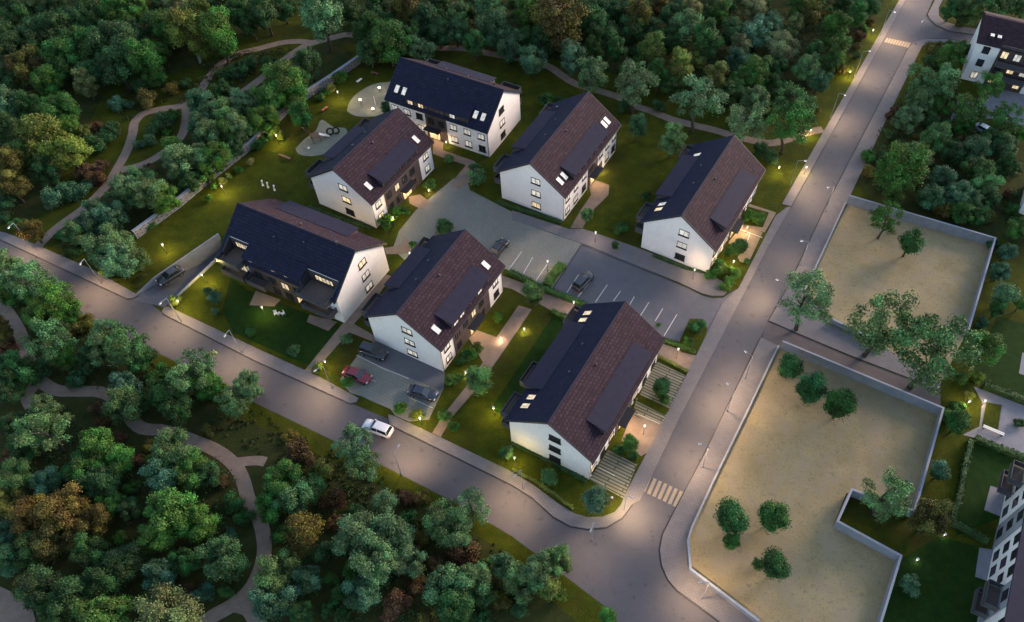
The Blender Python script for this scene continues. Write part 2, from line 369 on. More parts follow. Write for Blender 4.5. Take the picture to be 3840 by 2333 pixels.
# parking court (asphalt) and yard (pavers)
sheet('car_park', [GP([(1399, 587), (1332, 691), (1336, 700), (1396, 722), (1500, 770), (1597, 811), (1636, 825), (1664, 770), (1697, 772), (1700, 812), (1790, 690), (1765, 700), (1740, 715), (1713, 716), (1690, 710), (1633, 683), (1526, 638)])], .036, MT['asphalt_new'])
sheet('yard', [GP([(960, 556), (945, 600), (1000, 650), (1100, 680), (1215, 647), (1309, 690), (1334, 693), (1402, 588), (1232, 510), (1131, 458), (1122, 425), (1091, 430), (1061, 455), (1020, 488), (1000, 507)])], .030, MT['paver'])
sheet('small_car_park', [GP([(900, 822), (868, 845), (817, 915), (842, 945), (868, 953), (900, 968), (940, 985), (950, 1000), (985, 1015), (1032, 1010), (1068, 935), (1070, 890)])], .030, MT['paver'])
sheet('parking_strip', [GP([(902, 818), (858, 857), (1060, 940), (1068, 935), (1071, 890)])], .042, MT['asphalt_new'])

KH = .11
def pav(polys, name='pavement', m='pavement'): return sheet(name, [GP(p) for p in polys], KH, MT[m], z0=-.05)
pav([
    [(-100, 505), (0, 558), (18, 562), (93, 592), (225, 650), (326, 707), (334, 710), (318, 719), (306, 719), (0, 576), (-100, 528)],
    [(395, 741), (405, 738), (616, 838), (770, 908), (862, 958), (858, 968), (843, 971), (616, 869), (398, 758), (390, 750)],
    [(934, 998), (945, 1000), (1060, 1053), (1232, 1136), (1290, 1172), (1340, 1210), (1380, 1235), (1413, 1245), (1450, 1244), (1478, 1233), (1494, 1215), (1500, 1200), (1510, 1178), (1603, 1001), (1697, 811), (1738, 730), (1777, 694), (1866, 520), (1892, 500), (1903, 498), (1848, 594), (1637, 1001), (1540, 1204), (1520, 1215), (1496, 1246), (1459, 1269), (1413, 1273), (1372, 1266), (1332, 1244), (1282, 1199), (1232, 1167), (937, 1021)],
    [(2203, -60), (2164, 0), (2134, 50), (2035, 224), (1881, 492), (1903, 497), (2179, 0), (2218, -60)],
    [(2275, -40), (2250, 0), (2232, 35), (2236, 44), (2251, 60), (2283, 74), (2346, 83), (2560, 108), (2560, 92), (2353, 71), (2316, 66), (2273, 53), (2259, 39), (2258, 20), (2268, 0), (2295, -40)],
    [(2560, 142), (2464, 127), (2346, 107), (2276, 95), (2233, 94), (2202, 101), (2186, 116), (1985, 503), (1898, 689), (1850, 772), (1866, 779), (1928, 806), (2049, 857), (2182, 908), (2262, 944), (2262, 925), (2130, 838), (2000, 772), (1937, 698), (2036, 492), (2149, 254), (2219, 112), (2240, 103), (2289, 103), (2346, 116), (2464, 136), (2560, 152)],
    [(1831, 813), (1740, 1001), (1693, 1098), (1620, 1237), (1595, 1287), (1588, 1324), (1593, 1361), (1607, 1394), (1630, 1421), (1734, 1497), (1950, 1650), (2020, 1640), (1821, 1500), (1658, 1374), (1652, 1299), (1663, 1271), (1717, 1154), (1794, 996), (1848, 882), (1872, 832)],
    [(1232, 507), (1369, 552), (1402, 551), (1526, 594), (1700, 661), (1764, 688), (1740, 712), (1713, 713), (1690, 707), (1633, 680), (1399, 586), (1232, 528)],
])
def kerb(pts):  # gutter joint strip, darkened to draw the shadow line at the kerb
    mb = MB(); ribbon_mb(mb, GP(pts), .16, -.02, .05); return mb
for kp in ([(0, 577), (306, 721), (320, 720), (334, 712)], [(390, 756), (398, 760), (616, 871), (843, 973), (858, 970), (864, 959)], [(935, 1000), (936, 1023), (1232, 1169), (1282, 1201), (1332, 1246), (1372, 1268), (1413, 1275), (1459, 1271), (1498, 1248), (1522, 1215)],
           [(2179, 0), (1904, 499)], [(2229, 37), (2233, 47), (2250, 62), (2283, 76), (2346, 85)], [(2184, 116), (1983, 503), (1896, 689), (1848, 772), (1928, 810), (2049, 861), (2182, 912), (2262, 948)], [(1829, 814), (1738, 1001), (1691, 1098), (1618, 1237), (1593, 1287), (1586, 1324), (1591, 1362), (1605, 1395), (1628, 1423), (1732, 1499)],
           [(1400, 590), (1526, 641), (1633, 684), (1690, 711), (1713, 717), (1740, 716), (1766, 699)], [(1336, 700), (1332, 692), (1399, 590)]):
    o = kerb(kp).build('kerb', MT['trim']); o['kind'] = 'structure'
# paved footpaths
sheet('path', [GP(p) for p in [
    [(1204, 662), (1232, 672), (1309, 700), (1399, 741), (1385, 772), (1359, 765), (1290, 728), (1232, 696), (1204, 690)],
    [(1586, 825), (1677, 855), (1658, 892), (1583, 862)],
    [(1248, 735), (1195, 812), (1148, 795), (1128, 815), (1162, 872), (1130, 920), (1066, 1000), (1040, 1042), (1061, 1052), (1090, 1002), (1152, 930), (1184, 885), (1222, 830), (1280, 745)],
    [(925, 660), (880, 718), (830, 772), (733, 892), (752, 898), (776, 873), (840, 800), (900, 824), (908, 812), (852, 780), (905, 720), (942, 665)],
    [(964, 561), (992, 590), (1000, 600), (975, 612), (930, 612), (925, 597), (958, 592), (972, 577)],
    [(984, 474), (1010, 468), (1035, 486), (1015, 505), (985, 490)],
    [(1044, 332), (1067, 344), (1066, 362), (1141, 388), (1150, 398), (1128, 440), (1110, 455), (1080, 448), (1121, 398), (1041, 371)],
    [(1433, 434), (1466, 446), (1464, 470), (1425, 508), (1402, 549), (1372, 549), (1395, 510), (1422, 470), (1418, 450)],
    [(1610, 640), (1610, 645), (1620, 641)],
    [(745, 758), (738, 775), (790, 797), (812, 775)],
    [(616, 700), (600, 735), (660, 738), (676, 722)]]], .055, MT['path'])
sheet('forecourt', [GP(p) for p in [[(1800, 490), (1868, 512), (1840, 560), (1790, 545)],
     [(1790, 540), (1835, 560), (1800, 635), (1740, 620), (1755, 580)]]], .048, mat('sandy_paving', (.20, .15, .09), .85, (.26, .20, .13), 1, bump=.15, bscale=9))
sheet('parking_bay', [GP(p) for p in [
    [(1575, 868), (1652, 905), (1612, 985), (1540, 950)],
    [(1532, 958), (1612, 992), (1590, 1035), (1520, 1005)],
    [(1468, 1075), (1534, 1115), (1500, 1200), (1418, 1155)]]], .048, MT['grassgrid'])
sheet('entrance_court', [GP([(1520, 1000), (1592, 1022), (1565, 1085), (1540, 1100), (1495, 1060)])], .060, MT['path'])
sheet('woodland_floor', [smooth_line(GP(p + p[:1]), 3)[:-1] for p in [
    [(-300, -320), (640, -320), (640, 20), (560, 90), (480, 150), (400, 180), (300, 190), (250, 230), (190, 350), (110, 500), (0, 540), (-200, 500)],
    [(660, -320), (2180, -320), (2100, 40), (1990, 190), (1900, 270), (1640, 240), (1480, 180), (1280, 130), (1130, 112), (860, 104), (780, 60)],
    [(460, 265), (560, 225), (720, 120), (850, 130), (700, 250), (520, 415), (420, 490), (330, 560), (220, 590), (150, 550), (260, 440), (400, 370)],
    [(-200, 650), (0, 690), (180, 780), (320, 870), (520, 975), (760, 1090), (920, 1170), (1080, 1250), (1240, 1350), (1330, 1450), (1360, 1620), (-200, 1620)],
    [(2200, 180), (2290, 150), (2310, 230), (2335, 330), (2600, 380), (2600, 620), (2400, 570), (2090, 470), (2080, 380)]]], .008,
    mat('woodland_soil', (.020, .034, .009), .95, (.050, .050, .016), .5, bump=.8, bscale=4, spec=.05))
# gravel and park paths
mb = MB()
def path(c, pts, wm):
    q = [G(*cv(*p)) if len(p) == 3 else G(*cv(c, *p)) for p in pts]
    L_, R_ = ribbon(smooth_line(q, 5), wm); n = len(L_)
    z = .016 + .006 * path.i; path.i += 1
    vs = [(p.x, p.y, z) for p in L_] + [(p.x, p.y, z) for p in R_]
    mb.add(vs, [(i, n + i, n + i + 1, i + 1) for i in range(n - 1)])
path.i = 0
path('c1', [('c5', 250, 300), ('c5', 330, 215), ('c5', 440, 120), (600, 1500), (755, 1350), (840, 1220), (915, 1080), (955, 960), (970, 880), (1040, 815), (1160, 785), (1290, 765), (1390, 715), (1450, 640), (1500, 560), (1590, 460), (1700, 390), (1842, 355), ('c2', 200, 305), ('c2', 340, 300), ('c2', 410, 312)], 1.75)
path('c1', [(870, 1225), (1010, 1190), (1130, 1130), (1240, 1050), (1310, 970), (1335, 880), (1340, 800), (1330, 765)], 1.7)
path('c2', [('c1', 1330, 765), ('c1', 1500, 750), ('c1', 1680, 700), ('c1', 1842, 595), (180, 450), (330, 345), (410, 310), (560, 270), (680, 252), (900, 300), (1290, 345), (1480, 350), (1700, 390), ('c3', 220, 460), ('c3', 450, 600), ('c3', 740, 690), ('c3', 880, 760), ('c3', 1000, 800), ('c3', 1150, 860), ('c3', 1300, 900), ('c3', 1450, 935), ('c3', 1620, 985), ('c4', 0, 1030), ('c4', 150, 1000), ('c4', 300, 950), ('c4', 395, 932)], 1.9)
path('c5', [(-60, 670), (10, 700), (80, 790), (130, 870), (165, 960), (200, 1080), (270, 1220), (400, 1310), (560, 1320), (720, 1325), (830, 1380), ('r3', 1000, 90), ('r3', 1180, 120), ('r3', 1400, 195), ('r3', 1570, 270), ('r3', 1690, 370), ('r3', 1750, 480), ('r3', 1790, 620), ('r4', 10, 720), ('r4', 50, 850), ('r4', 60, 980), ('r4', 30, 1120), ('r3', 1800, 1260), ('r3', 1680, 1370), ('r3', 1540, 1450), ('r3', 1400, 1540)], 1.9)
path('r3', [(1680, 350), (1842, 335), ('r4', 70, 345)], 1.5)
path('c5', [(250, 1280), (195, 1360), (225, 1430)], 1.7)
path('r3', [(-120, 1330), (20, 1400), (110, 1480), (140, 1600)], 4.0)
path('r3', [(1700, 1370), (1790, 1400), (1842, 1480), ('r4', 40, 1560)], 2.0)
o = mb.build('gravel_path', MT['path'], recalc=False); o['kind'] = 'structure'
for p in (o,):
    bm = bmesh.new(); bm.from_mesh(p.data)
    for f in bm.faces:
        f.normal_update()
        if f.normal.z < 0: f.normal_flip()
    bm.to_mesh(p.data); bm.free()
# sandy lots
LOT1 = [(2040, 486), (2384, 584), (2320, 812), (2262, 925), (2130, 838), (2000, 772), (1937, 698)]
LOT2 = [(1875, 834), (2260, 990), (2200, 1205), (2186, 1237), (2037, 1186), (2004, 1266), (2156, 1345), (2109, 1500), (2080, 1640), (2030, 1645), (1822, 1500), (1658, 1374), (1652, 1299), (1663, 1271), (1717, 1154), (1794, 996), (1848, 882)]
sheet('sand_lot', [GP(LOT1), GP(LOT2)], .014, MT['sand'])
sheet('lawn', [GP(p) for p in [
    [(556, 668), (600, 700), (830, 790), (815, 812), (752, 880), (700, 862), (560, 800), (535, 745)],
    [(1328, 764), (1375, 778), (1345, 850), (1250, 955), (1215, 1000), (1180, 985)],
    [(2330, 1055), (2464, 1110), (2464, 1160), (2420, 1240), (2300, 1290), (2310, 1180)],
    [(2160, 1350), (2260, 1290), (2400, 1330), (2350, 1520), (2110, 1520)],
    [(2400, 760), (2500, 790), (2500, 960), (2330, 920)]]], .010, MT['lawn'])
sheet('play_sand', [smooth_line(GP(p + p[:1], 'c2'), 4)[:-1] for p in [
    [(655, 800), (670, 740), (725, 675), (830, 612), (930, 592), (985, 600), (985, 700), (960, 790), (905, 830), (840, 840), (720, 836)],
    [(285, 1070), (340, 1010), (430, 940), (455, 880), (485, 865), (560, 915), (650, 930), (640, 1050), (520, 1100), (400, 1125), (310, 1110)]]], .018, MT['playsand'])
sheet('court', [GP(p) for p in [
    [cv('c4', 1310, 870), cv('c4', 1365, 720), cv('c4', 1480, 735), cv('c4', 1640, 640), cv('c4', 1842, 640), cv('c4', 1990, 640), cv('c4', 1990, 1000), cv('c4', 1842, 940), cv('c4', 1650, 850)],
    [cv('r2', 1480, 1285), cv('r2', 1842, 1420), cv('r2', 2000, 1480), cv('r6', 2000, 360), cv('r6', 1842, 300), cv('r6', 1480, 170), cv('r6', 1400, 150), cv('r6', 1520, 90), cv('r2', 1540, 1400)],
    [cv('r6', 1600, 515), cv('r6', 1705, 550), cv('r6', 1690, 745), cv('r6', 1555, 690)],
    [cv('r6', 1520, 960), cv('r6', 1700, 990), cv('r6', 1600, 1210), cv('r6', 1490, 1170)],
    [cv('r2', 1830, 1040), cv('r2', 1900, 1060), cv('r2', 1890, 1220), cv('r2', 1805, 1190)]]], .020, mat('court_paving', (.16, .165, .19), .8, (.22, .22, .24), .8, bump=.1))
# planting beds: islands of rough grass inside the paving
sheet('planting_bed', [GP(p) for p in [
    [(1660, 768), (1692, 768), (1702, 792), (1696, 818), (1676, 856), (1640, 848), (1597, 813), (1634, 823)],
    [cv('r2', 1570, 1400), cv('r2', 1680, 1420), cv('r6', 1655, 110), cv('r6', 1540, 85)],
    [(1720, 570), (1760, 590), (1790, 650), (1775, 690), (1710, 665)],
    [(1790, 495), (1850, 512), (1835, 548), (1785, 540)],
    [(1540, 950), (1612, 985), (1600, 1000), (1532, 965)],
    [(1490, 1062), (1545, 1100), (1530, 1118), (1462, 1080)]]], .085, MT['grass'], z0=-.02)

# painted lines
mb = MB()
def line(m_, a, b, wd, z=.062, c='r1'):
    a, b = G(*cv(c, *a)), G(*cv(c, *b)); d = b - a
    m_.obox(((a.x + b.x) / 2, (a.y + b.y) / 2), (d.x, d.y), d.length / 2, wd / 2, z - .002, z)
for a, b in [((480, 480), (395, 610)), ((580, 510), (475, 640)), ((685, 555), (600, 680)), ((780, 600), (730, 670)), ((880, 640), (845, 700)), ((985, 680), (925, 775)),
             ((1085, 725), (1030, 815)), ((1187, 767), (1095, 920)), ((1285, 820), (1205, 960)), ((70, 315), (-20, 440)), ((150, 355), (75, 485)), ((255, 405), (175, 520))]:
    line(mb, a, b, .13)
for a, b in [((725, 1060), (912, 1155)), ((912, 1155), (1100, 1230)), ((690, 1180), (860, 1250)), ((1090, 1360), (1270, 1440))]: line(mb, a, b, .11, c='c6')
line(mb, (625, 385), (740, 445), .12, c='r5'); line(mb, (905, 0), (1065, 72), .12, .075, c='r5')
line(mb, (1625, 150), (1800, 215), .12, .07, c='r1'); line(mb, (1710, 190), (1690, 250), .1, .07, c='r1')
o = mb.build('parking_lines', MT['paint']); o['kind'] = 'structure'
def crossing(A, Bp, n, mm, z):
    (a0, a1), (b0, b1) = A, Bp; mb = MB()
    for i in range(n):
        t = i / (n - 1); p = G(*(Vector(a0).lerp(Vector(a1), t))); q = G(*(Vector(b0).lerp(Vector(b1), t))); d = q - p
        mb.obox(((p.x + q.x) / 2, (p.y + q.y) / 2), (d.x, d.y), d.length / 2, .24, z - .002, z)
    o = mb.build('crosswalk', mm); o['kind'] = 'structure'
crossing(((1564, 1146), (1640, 1182)), ((1548, 1183), (1623, 1219)), 7, MT['paint_y'], .034)
crossing((cv('c4', 862, 276), cv('c4', 1020, 308)), (cv('c4', 842, 305), cv('c4', 998, 342)), 9, MT['paint_y'], .034)

# ================================================================ WALLS
def wall(pts, h, wd, mt, label, name='boundary_wall', cat='wall', cop=True, z0=-.1, closed=False):
    q = GP(pts) if not isinstance(pts[0], Vector) else pts
    mb = MB(); ribbon_mb(mb, q, wd, z0, h); o = mb.build(name, MT[mt]); tag(o, label, cat)
    if cop:
        mb = MB(); ribbon_mb(mb, q, wd + .1, h + .002, h + .08); mb.build('coping', MT['coping'], o)
    return o
wall([(866, 152), (800, 198), (700, 262), (616, 350), (520, 425), (430, 500), (329, 574)], 1.7, .5, 'stone', 'long stone garden wall between the bushes and the play lawn')
rw = MB(); a, b, c = ramp_L[1], ramp_L[2], ramp_L[3]
def off(p, q, d):
    t = Vector((q.x - p.x, q.y - p.y)).normalized(); return Vector((-t.y, t.x)) * d
o_ = off(a, c, .28)
for (p, q, zt0, zt1, zb0, zb1) in ((a, b, .1, .75, -.1, -.9), (b, c, .75, 1.1, -.9, -3.6)):
    vs = [(p.x, p.y, zb0), (q.x, q.y, zb1), (q.x, q.y, zt1), (p.x, p.y, zt0), (p.x + o_.x, p.y + o_.y, zb0), (q.x + o_.x, q.y + o_.y, zb1), (q.x + o_.x, q.y + o_.y, zt1), (p.x + o_.x, p.y + o_.y, zt0)]
    rw.add(vs, [(0, 1, 2, 3), (4, 5, 6, 7), (0, 1, 5, 4), (1, 2, 6, 5), (2, 3, 7, 6), (3, 0, 4, 7)])
tag(rw.build('retaining_wall', MT['concrete']), 'tall pale retaining wall along the sunken garage driveway', 'wall')
rw = MB(); p, q = ramp_R[1], ramp_R[3]; o_ = off(p, q, -.22)
vs = [(p.x, p.y, -.3), (q.x, q.y, -3.6), (q.x, q.y, .5), (p.x, p.y, .3), (p.x + o_.x, p.y + o_.y, -.3), (q.x + o_.x, q.y + o_.y, -3.6), (q.x + o_.x, q.y + o_.y, .5), (p.x + o_.x, p.y + o_.y, .3)]
rw.add(vs, [(0, 1, 2, 3), (4, 5, 6, 7), (0, 1, 5, 4), (1, 2, 6, 5), (2, 3, 7, 6), (3, 0, 4, 7)])
tag(rw.build('parapet', MT['coping']), 'low white parapet on the lawn side of the garage driveway', 'wall')
# garage portal at the foot of the ramp
gp = MB(); p, q = ramp_L[3], ramp_R[3]; d = (q - p); n_ = Vector((-d.y, d.x, 0)).normalized() * .15
if n_.y < 0: n_ = -n_
gp.prism([(p.x, p.y), (q.x, q.y), (q.x + n_.x, q.y + n_.y), (p.x + n_.x, p.y + n_.y)], -3.6, -.1)
tag(gp.build('garage_door', MT['clad']), 'dark underground garage door at the foot of the sunken driveway', 'garage door')
wall([(2036, 490), (2383, 592), (2318, 812)], 2.0, .2, 'concrete', 'concrete wall on the far sides of the upper sandy lot')
wall([(1934, 704), (2033, 492)], .45, .16, 'concrete', 'low kerb wall between the road pavement and the upper sandy lot')
wall([(1996, 776), (2060, 806), (2125, 842)], 1.0, .22, 'concrete', 'short low lit wall behind the trees at the foot of the upper sandy lot')
wall([(1876, 838), (2258, 998), (2200, 1205), (2188, 1243), (2040, 1192), (2006, 1268), (2156, 1350), (2107, 1510), (2090, 1600)], 1.9, .2, 'concrete', 'long angular concrete wall enclosing the lower sandy lot with a notch')
wall([(1654, 1303), (1664, 1272), (1718, 1155), (1795, 997), (1849, 883), (1872, 836)], .5, .16, 'concrete', 'low kerb wall between the road pavement and the lower sandy lot')
wall([(1822, 1500), (1659, 1376), (1653, 1306)], 1.1, .22, 'concrete', 'waist high wall at the street corner of the lower sandy lot')

# ================================================================ HOUSES
W_, hE, hR, oe, os_ = 12.63, 6.48, 10.94, .27, .58
H2 = W_ / 2; SL = (hR - hE) / H2
WIN = {}
def window_mesh(wd, ht, lit, mull=1, sill=True):
    key = (wd, ht, lit, mull, sill)
    if key in WIN: return WIN[key]
    f = MB(); t = .09
    f.box(-wd / 2, wd / 2, -.07, 0, -ht / 2, -ht / 2 + t); f.box(-wd / 2, wd / 2, -.07, 0, ht / 2 - t, ht / 2)
    f.box(-wd / 2, -wd / 2 + t, -.07, 0, -ht / 2 + t, ht / 2 - t); f.box(wd / 2 - t, wd / 2, -.07, 0, -ht / 2 + t, ht / 2 - t)
    for i in range(mull):
        x = -wd / 2 + wd * (i + 1) / (mull + 1); f.box(x - .035, x + .035, -.06, 0, -ht / 2 + t, ht / 2 - t)
    if sill: f.box(-wd / 2 - .08, wd / 2 + .08, -.16, 0, -ht / 2 - .16, -ht / 2 - .002)
    fo = f.build('window', MT['frame']); p = MB().box(-wd / 2 + t, wd / 2 - t, -.03, -.005, -ht / 2 + t, ht / 2 - t)
    po = p.build('pane', MT[lit]); WIN[key] = (fo.data, po.data)
    bpy.data.objects.remove(fo); bpy.data.objects.remove(po)
    return WIN[key]
def window(parent, x, y, z, rz, wd=1.75, ht=1.3, lit='litpale', mull=1, sill=True, name='window'):
    a, b = window_mesh(wd, ht, lit, mull, sill)
    o = bpy.data.objects.new(name, a); COL.objects.link(o); o.parent = parent; o.location = (x, y, z); o.rotation_euler = (0, 0, rz)
    p = bpy.data.objects.new('pane', b); COL.objects.link(p); p.parent = o
    return o
def balcony(root, u0, u1, Y, g, z, depth=1.7):
    # g = +1/-1: direction of the garden side in local y
    b = MB(); y0, y1 = Y * g, (Y + depth) * g; b.box(u0, u1, min(y0, y1), max(y0, y1), z - .18, z); o = b.build('balcony', MT['balcony'], root)
    r = MB(); ya, yb = min(y1, y1 - .05 * g), max(y1, y1 - .05 * g)
    for x in np.linspace(u0 + .05, u1 - .05, 5): r.box(x - .03, x + .03, ya, yb, z, z + 1.0)
    r.box(u0, u1, ya - .02, yb + .02, z + 1.0, z + 1.07)
    for x in (u0 + .03, u1 - .03): r.box(x - .03, x + .03, min(y0, y1), max(y0, y1), z + 1.0, z + 1.07)
    r.build('railing', MT['rail'], o)
    q = MB(); q.box(u0 + .1, u1 - .1, (ya + yb) / 2 - .01, (ya + yb) / 2 + .01, z + .08, z + .95)
    for x in (u0 + .03, u1 - .03): q.box(x - .01, x + .01, min(y0, y1) + .02, max(y0, y1) - .08, z + .08, z + .95)
    q.build('panel', MT['railglass'], o)
def house(label, x, y, yaw, L, s, clad, door_u, opt):
    root = empty('house', (x, y, 0), yaw, label, 'house')
    e = -s                                             # entrance side in local y
    # walls: gable prism
    loggia = opt.get('loggia'); zb = -.3 if not opt.get('deep') else -3.6
    full = [(-H2, zb), (H2, zb), (H2, hE), (0, hR), (-H2, hE)]
    m = MB()
    if loggia:                                         # attic loggias cut out of the garden side
        cut = [(-e * H2, zb), (e * H2, zb), (e * H2, hE), (0, hR), (-e * 4.35, hR - SL * 4.35), (-e * 4.35, 5.42), (-e * H2, 5.42)]
        for a, b, sec in ((0, .28, full), (.28, 6.5, cut), (6.5, 17.4, full), (17.4, L - .33, cut), (L - .33, L, full)): m.uprism(sec, a, b)
    else: m.uprism(full, 0, L)
    m.build('wall', MT['plaster'], root)
    # roof slabs
    r = MB(); th = .22
    def slab(u0, u1, v0, v1, sg, up_=.14, mi=0):
        sec = [(sg * v0, hR - SL * v0 + up_ - th), (sg * v1, hR - SL * v1 + up_ - th), (sg * v1, hR - SL * v1 + up_), (sg * v0, hR - SL * v0 + up_)]
        r.uprism(sec, u0, u1, mi)
    me_, mg_ = (1, 0) if opt.get('shade_front') else (0, 1)  # sun and shade copies of the tile, chosen by the way each slope faces
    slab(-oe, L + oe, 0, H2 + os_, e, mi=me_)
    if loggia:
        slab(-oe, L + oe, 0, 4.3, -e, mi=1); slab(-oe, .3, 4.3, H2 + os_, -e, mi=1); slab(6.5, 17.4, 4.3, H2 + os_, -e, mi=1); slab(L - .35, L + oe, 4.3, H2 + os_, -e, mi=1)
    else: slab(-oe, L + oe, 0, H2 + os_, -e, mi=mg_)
    roof = r.build('roof', [MT['tile'], MT['shade_tile']], root)
    c = MB(); c.tube((-oe, 0, hR + .12), (L + oe, 0, hR + .12), .13, n=8); c.build('ridge_cap', MT['flatroof'], roof)
    for u in (-oe - .06, L + oe + .002):
        v = MB(); ve = H2 + os_; zv = hE - SL * os_
        v.uprism([(0, hR - .2), (ve, zv - .2), (ve, zv + .17), (0, hR + .17), (-ve, zv + .17), (-ve, zv - .2)], u, u + .058)
        v.build('verge_board', MT['trim'], roof)
    for u in (.15, L - .15):
        d = MB(); y_ = e * (H2 + .07); d.tube((u, y_, 0), (u, y_, hE - .1), .05, n=6); d.tube((u, y_, hE - .1), (u, e * (H2 + os_ + .05), hE - SL * os_ - .05), .05, n=6); d.build('downpipe', MT['metal'], root)
    for u, v_ in ((L * .38, -e * 1.6), (L * .62, -e * 2.4), (L * .5, e * 1.2)):
        z_ = hR - SL * abs(v_); d = MB(); d.tube((u, v_, z_), (u, v_, z_ + .55), .09, n=8); d.tube((u, v_, z_ + .552), (u, v_, z_ + .62), .15, .1, n=8); d.build('flue', MT['metal'], roof)
    g = MB()
    for sg in (1, -1):
        if sg == -e and loggia: continue
        g.tube((-oe, sg * (H2 + os_ + .07), hE - SL * os_ - .02), (L + oe, sg * (H2 + os_ + .07), hE - SL * os_ - .02), .08, n=6)
    g.build('gutter', MT['trim'], roof)
    # entrance dormer
    def dormer(u0, u1, sg, vf, zf, vj, dmt='flatroof'):
        zj = hR - SL * vj + .1
        d = MB(); d.uprism([(sg * vj, zj - .3), (sg * vf, hE - .5), (sg * vf, zf), (sg * vj, zj)], u0, u1); dm = d.build('dormer', MT['clad'], root)
        t = MB(); k = (zj - zf) / (vf - vj); vo = vf + .3
        t.uprism([(sg * (vj - .12), zj + .04), (sg * vo, zf - k * .3 + .02), (sg * vo, zf - k * .3 + .2), (sg * (vj - .12), zj + .2)], u0 - .2, u1 + .2)
        t.build('dormer_roof', MT[dmt], dm); return dm
    us = opt.get('dormer', (4.1, L - 4.3))
    dormer(us[0], us[1], e, H2 + .06, 7.62, 3.7, 'shade_tile' if opt.get('shade_front') else 'flatroof')
    ry = 0 if e == -1 else PI; rg = PI if e == -1 else 0
    ye = e * (H2 + .06)
    lits = opt.get('dwin', 'gdlgdg'); n = len(lits)
    for i, ch in enumerate(lits):
        u = us[0] + 1.0 + (us[1] - us[0] - 2.0) * i / (n - 1)
        window(root, u, ye + e * .002, 6.95, ry, 1.25, .95, {'l': 'lit', 'p': 'litpale', 'g': 'glass', 'd': 'glass'}[ch], 1, False)
    # clad centre bay
    c0, c1 = clad
    m = MB(); m.box(c0, c1, min(e * H2, e * (H2 + .12)), max(e * H2, e * (H2 + .12)), -.1, hE - .05); m.build('cladding', MT['clad'], root)
    yc = e * (H2 + .122)
    window(root, door_u, yc, 1.2, ry, 2.5, 2.3, 'door', 2, False, 'door')
    m = MB(); m.box(door_u - 1.7, door_u + 1.7, min(yc, yc + e * 1.3), max(yc, yc + e * 1.3), 2.55, 2.72); m.build('canopy', MT['trim'], root)
    k = max(1, int((c1 - c0 - 3.2) / 2.2))
    us2 = [u for u in np.arange(c0 + 1.1, c1 - .6, 2.3)]
    for i, u in enumerate(us2):
        window(root, u, yc, 4.15, ry, 1.3, 1.45, 'glass' if (i + opt['seed']) % 3 else 'lit', 1, False)
        if abs(u - door_u) > 2: window(root, u, yc, 1.5, ry, 1.1, 1.5, 'glass', 1, False)
    rr = random.Random(opt['seed'])
    yw = e * (H2 + .002)
    for a, b in ((0, c0), (c1, L)):
        nn = max(1, round((b - a) / 2.9))
        for i in range(nn):
            u = a + (b - a) * (i + .5) / nn
            window(root, u, yw, 4.35, ry, 1.45, 1.25, rr.choice(['litpale', 'glass', 'litpale']))
            window(root, u, yw, 1.55, ry, 1.45, 1.35, rr.choice(['lit', 'litpale', 'glass']))
    # gable windows (both ends)
    for z, lt in zip((1.5, 4.3, 7.15), opt.get('gwin', ('litpale', 'litpale', 'litpale'))):
        window(root, -.002, e * .9, z, -PI / 2, 1.8, 1.25, lt)
        window(root, L + .002, e * .9, z, PI / 2, 1.8, 1.25, 'glass')
    # skylights
    sk = opt.get('sky', [])
    for (side, u, vv_, lt) in sk:
        sg = e if side == 'e' else -e
        t = MB(); hw, hv = .42, .6
        def rp(u_, v_, h_): return (u_, sg * v_, hR - SL * v_ + .14 + h_)
        def slabbox(mb_, u0, u1, v0, v1, h0, h1): mb_.uprism([(sg * v0, hR - SL * v0 + .14 + h0), (sg * v1, hR - SL * v1 + .14 + h0), (sg * v1, hR - SL * v1 + .14 + h1), (sg * v0, hR - SL * v0 + .14 + h1)], u0, u1)
        slabbox(t, u - hw - .08, u - hw, vv_ - hv - .08, vv_ + hv + .08, .002, .1); slabbox(t, u + hw, u + hw + .08, vv_ - hv - .08, vv_ + hv + .08, .002, .1)
        slabbox(t, u - hw, u + hw, vv_ - hv - .08, vv_ - hv, .002, .1); slabbox(t, u - hw, u + hw, vv_ + hv, vv_ + hv + .08, .002, .1)
        so_ = t.build('skylight', MT['trim'], root); t = MB(); slabbox(t, u - hw, u + hw, vv_ - hv, vv_ + hv, .004, .07); t.build('pane', MT[lt], so_)
    for (u, vv_) in opt.get('vents', []):
        t = MB(); z = hR - SL * abs(vv_); t.tube((u, -e * vv_ * -1 if False else vv_, z), (u, vv_, z + .6), .14); t.tube((u, vv_, z + .6), (u, vv_, z + .75), .22); t.build('vent', MT['metal'], root)
    # garden side
    gy = -e
    if loggia:
        dormer(6.5, 17.4, gy, H2 + .1, 7.2, 4.1, 'shade_tile')
        for a, b in ((.3, 6.5), (17.4, L - .35)):
            m = MB(); m.box(a, b, min(gy * 4.25, gy * 4.45), max(gy * 4.25, gy * 4.45), 5.42, 7.85); m.build('attic_wall', MT['clad'], root)
        for a, b in ((.3, 6.48), (17.42, L - .35)):
            MB().box(a, b, min(gy * 4.37, gy * (H2 + .02)), max(gy * 4.37, gy * (H2 + .02)), 5.3, 5.45).build('balcony', MT['balcony'], root)
        m = MB()
        for a in (.3, 6.3, 17.4, L - .55):
            m.uprism([(gy * 4.2, 5.0), (gy * (H2 + .4), 5.0), (gy * (H2 + .4), 6.6), (gy * 4.2, 8.1)], a, a + .2)
        m.build('cheek', MT['trim'], root)
        for u in (3.4, 19.4): window(root, u, gy * 4.452, 6.75, rg, 3.4 if u < 5 else 2.6, 1.25, 'lit', 4, False)
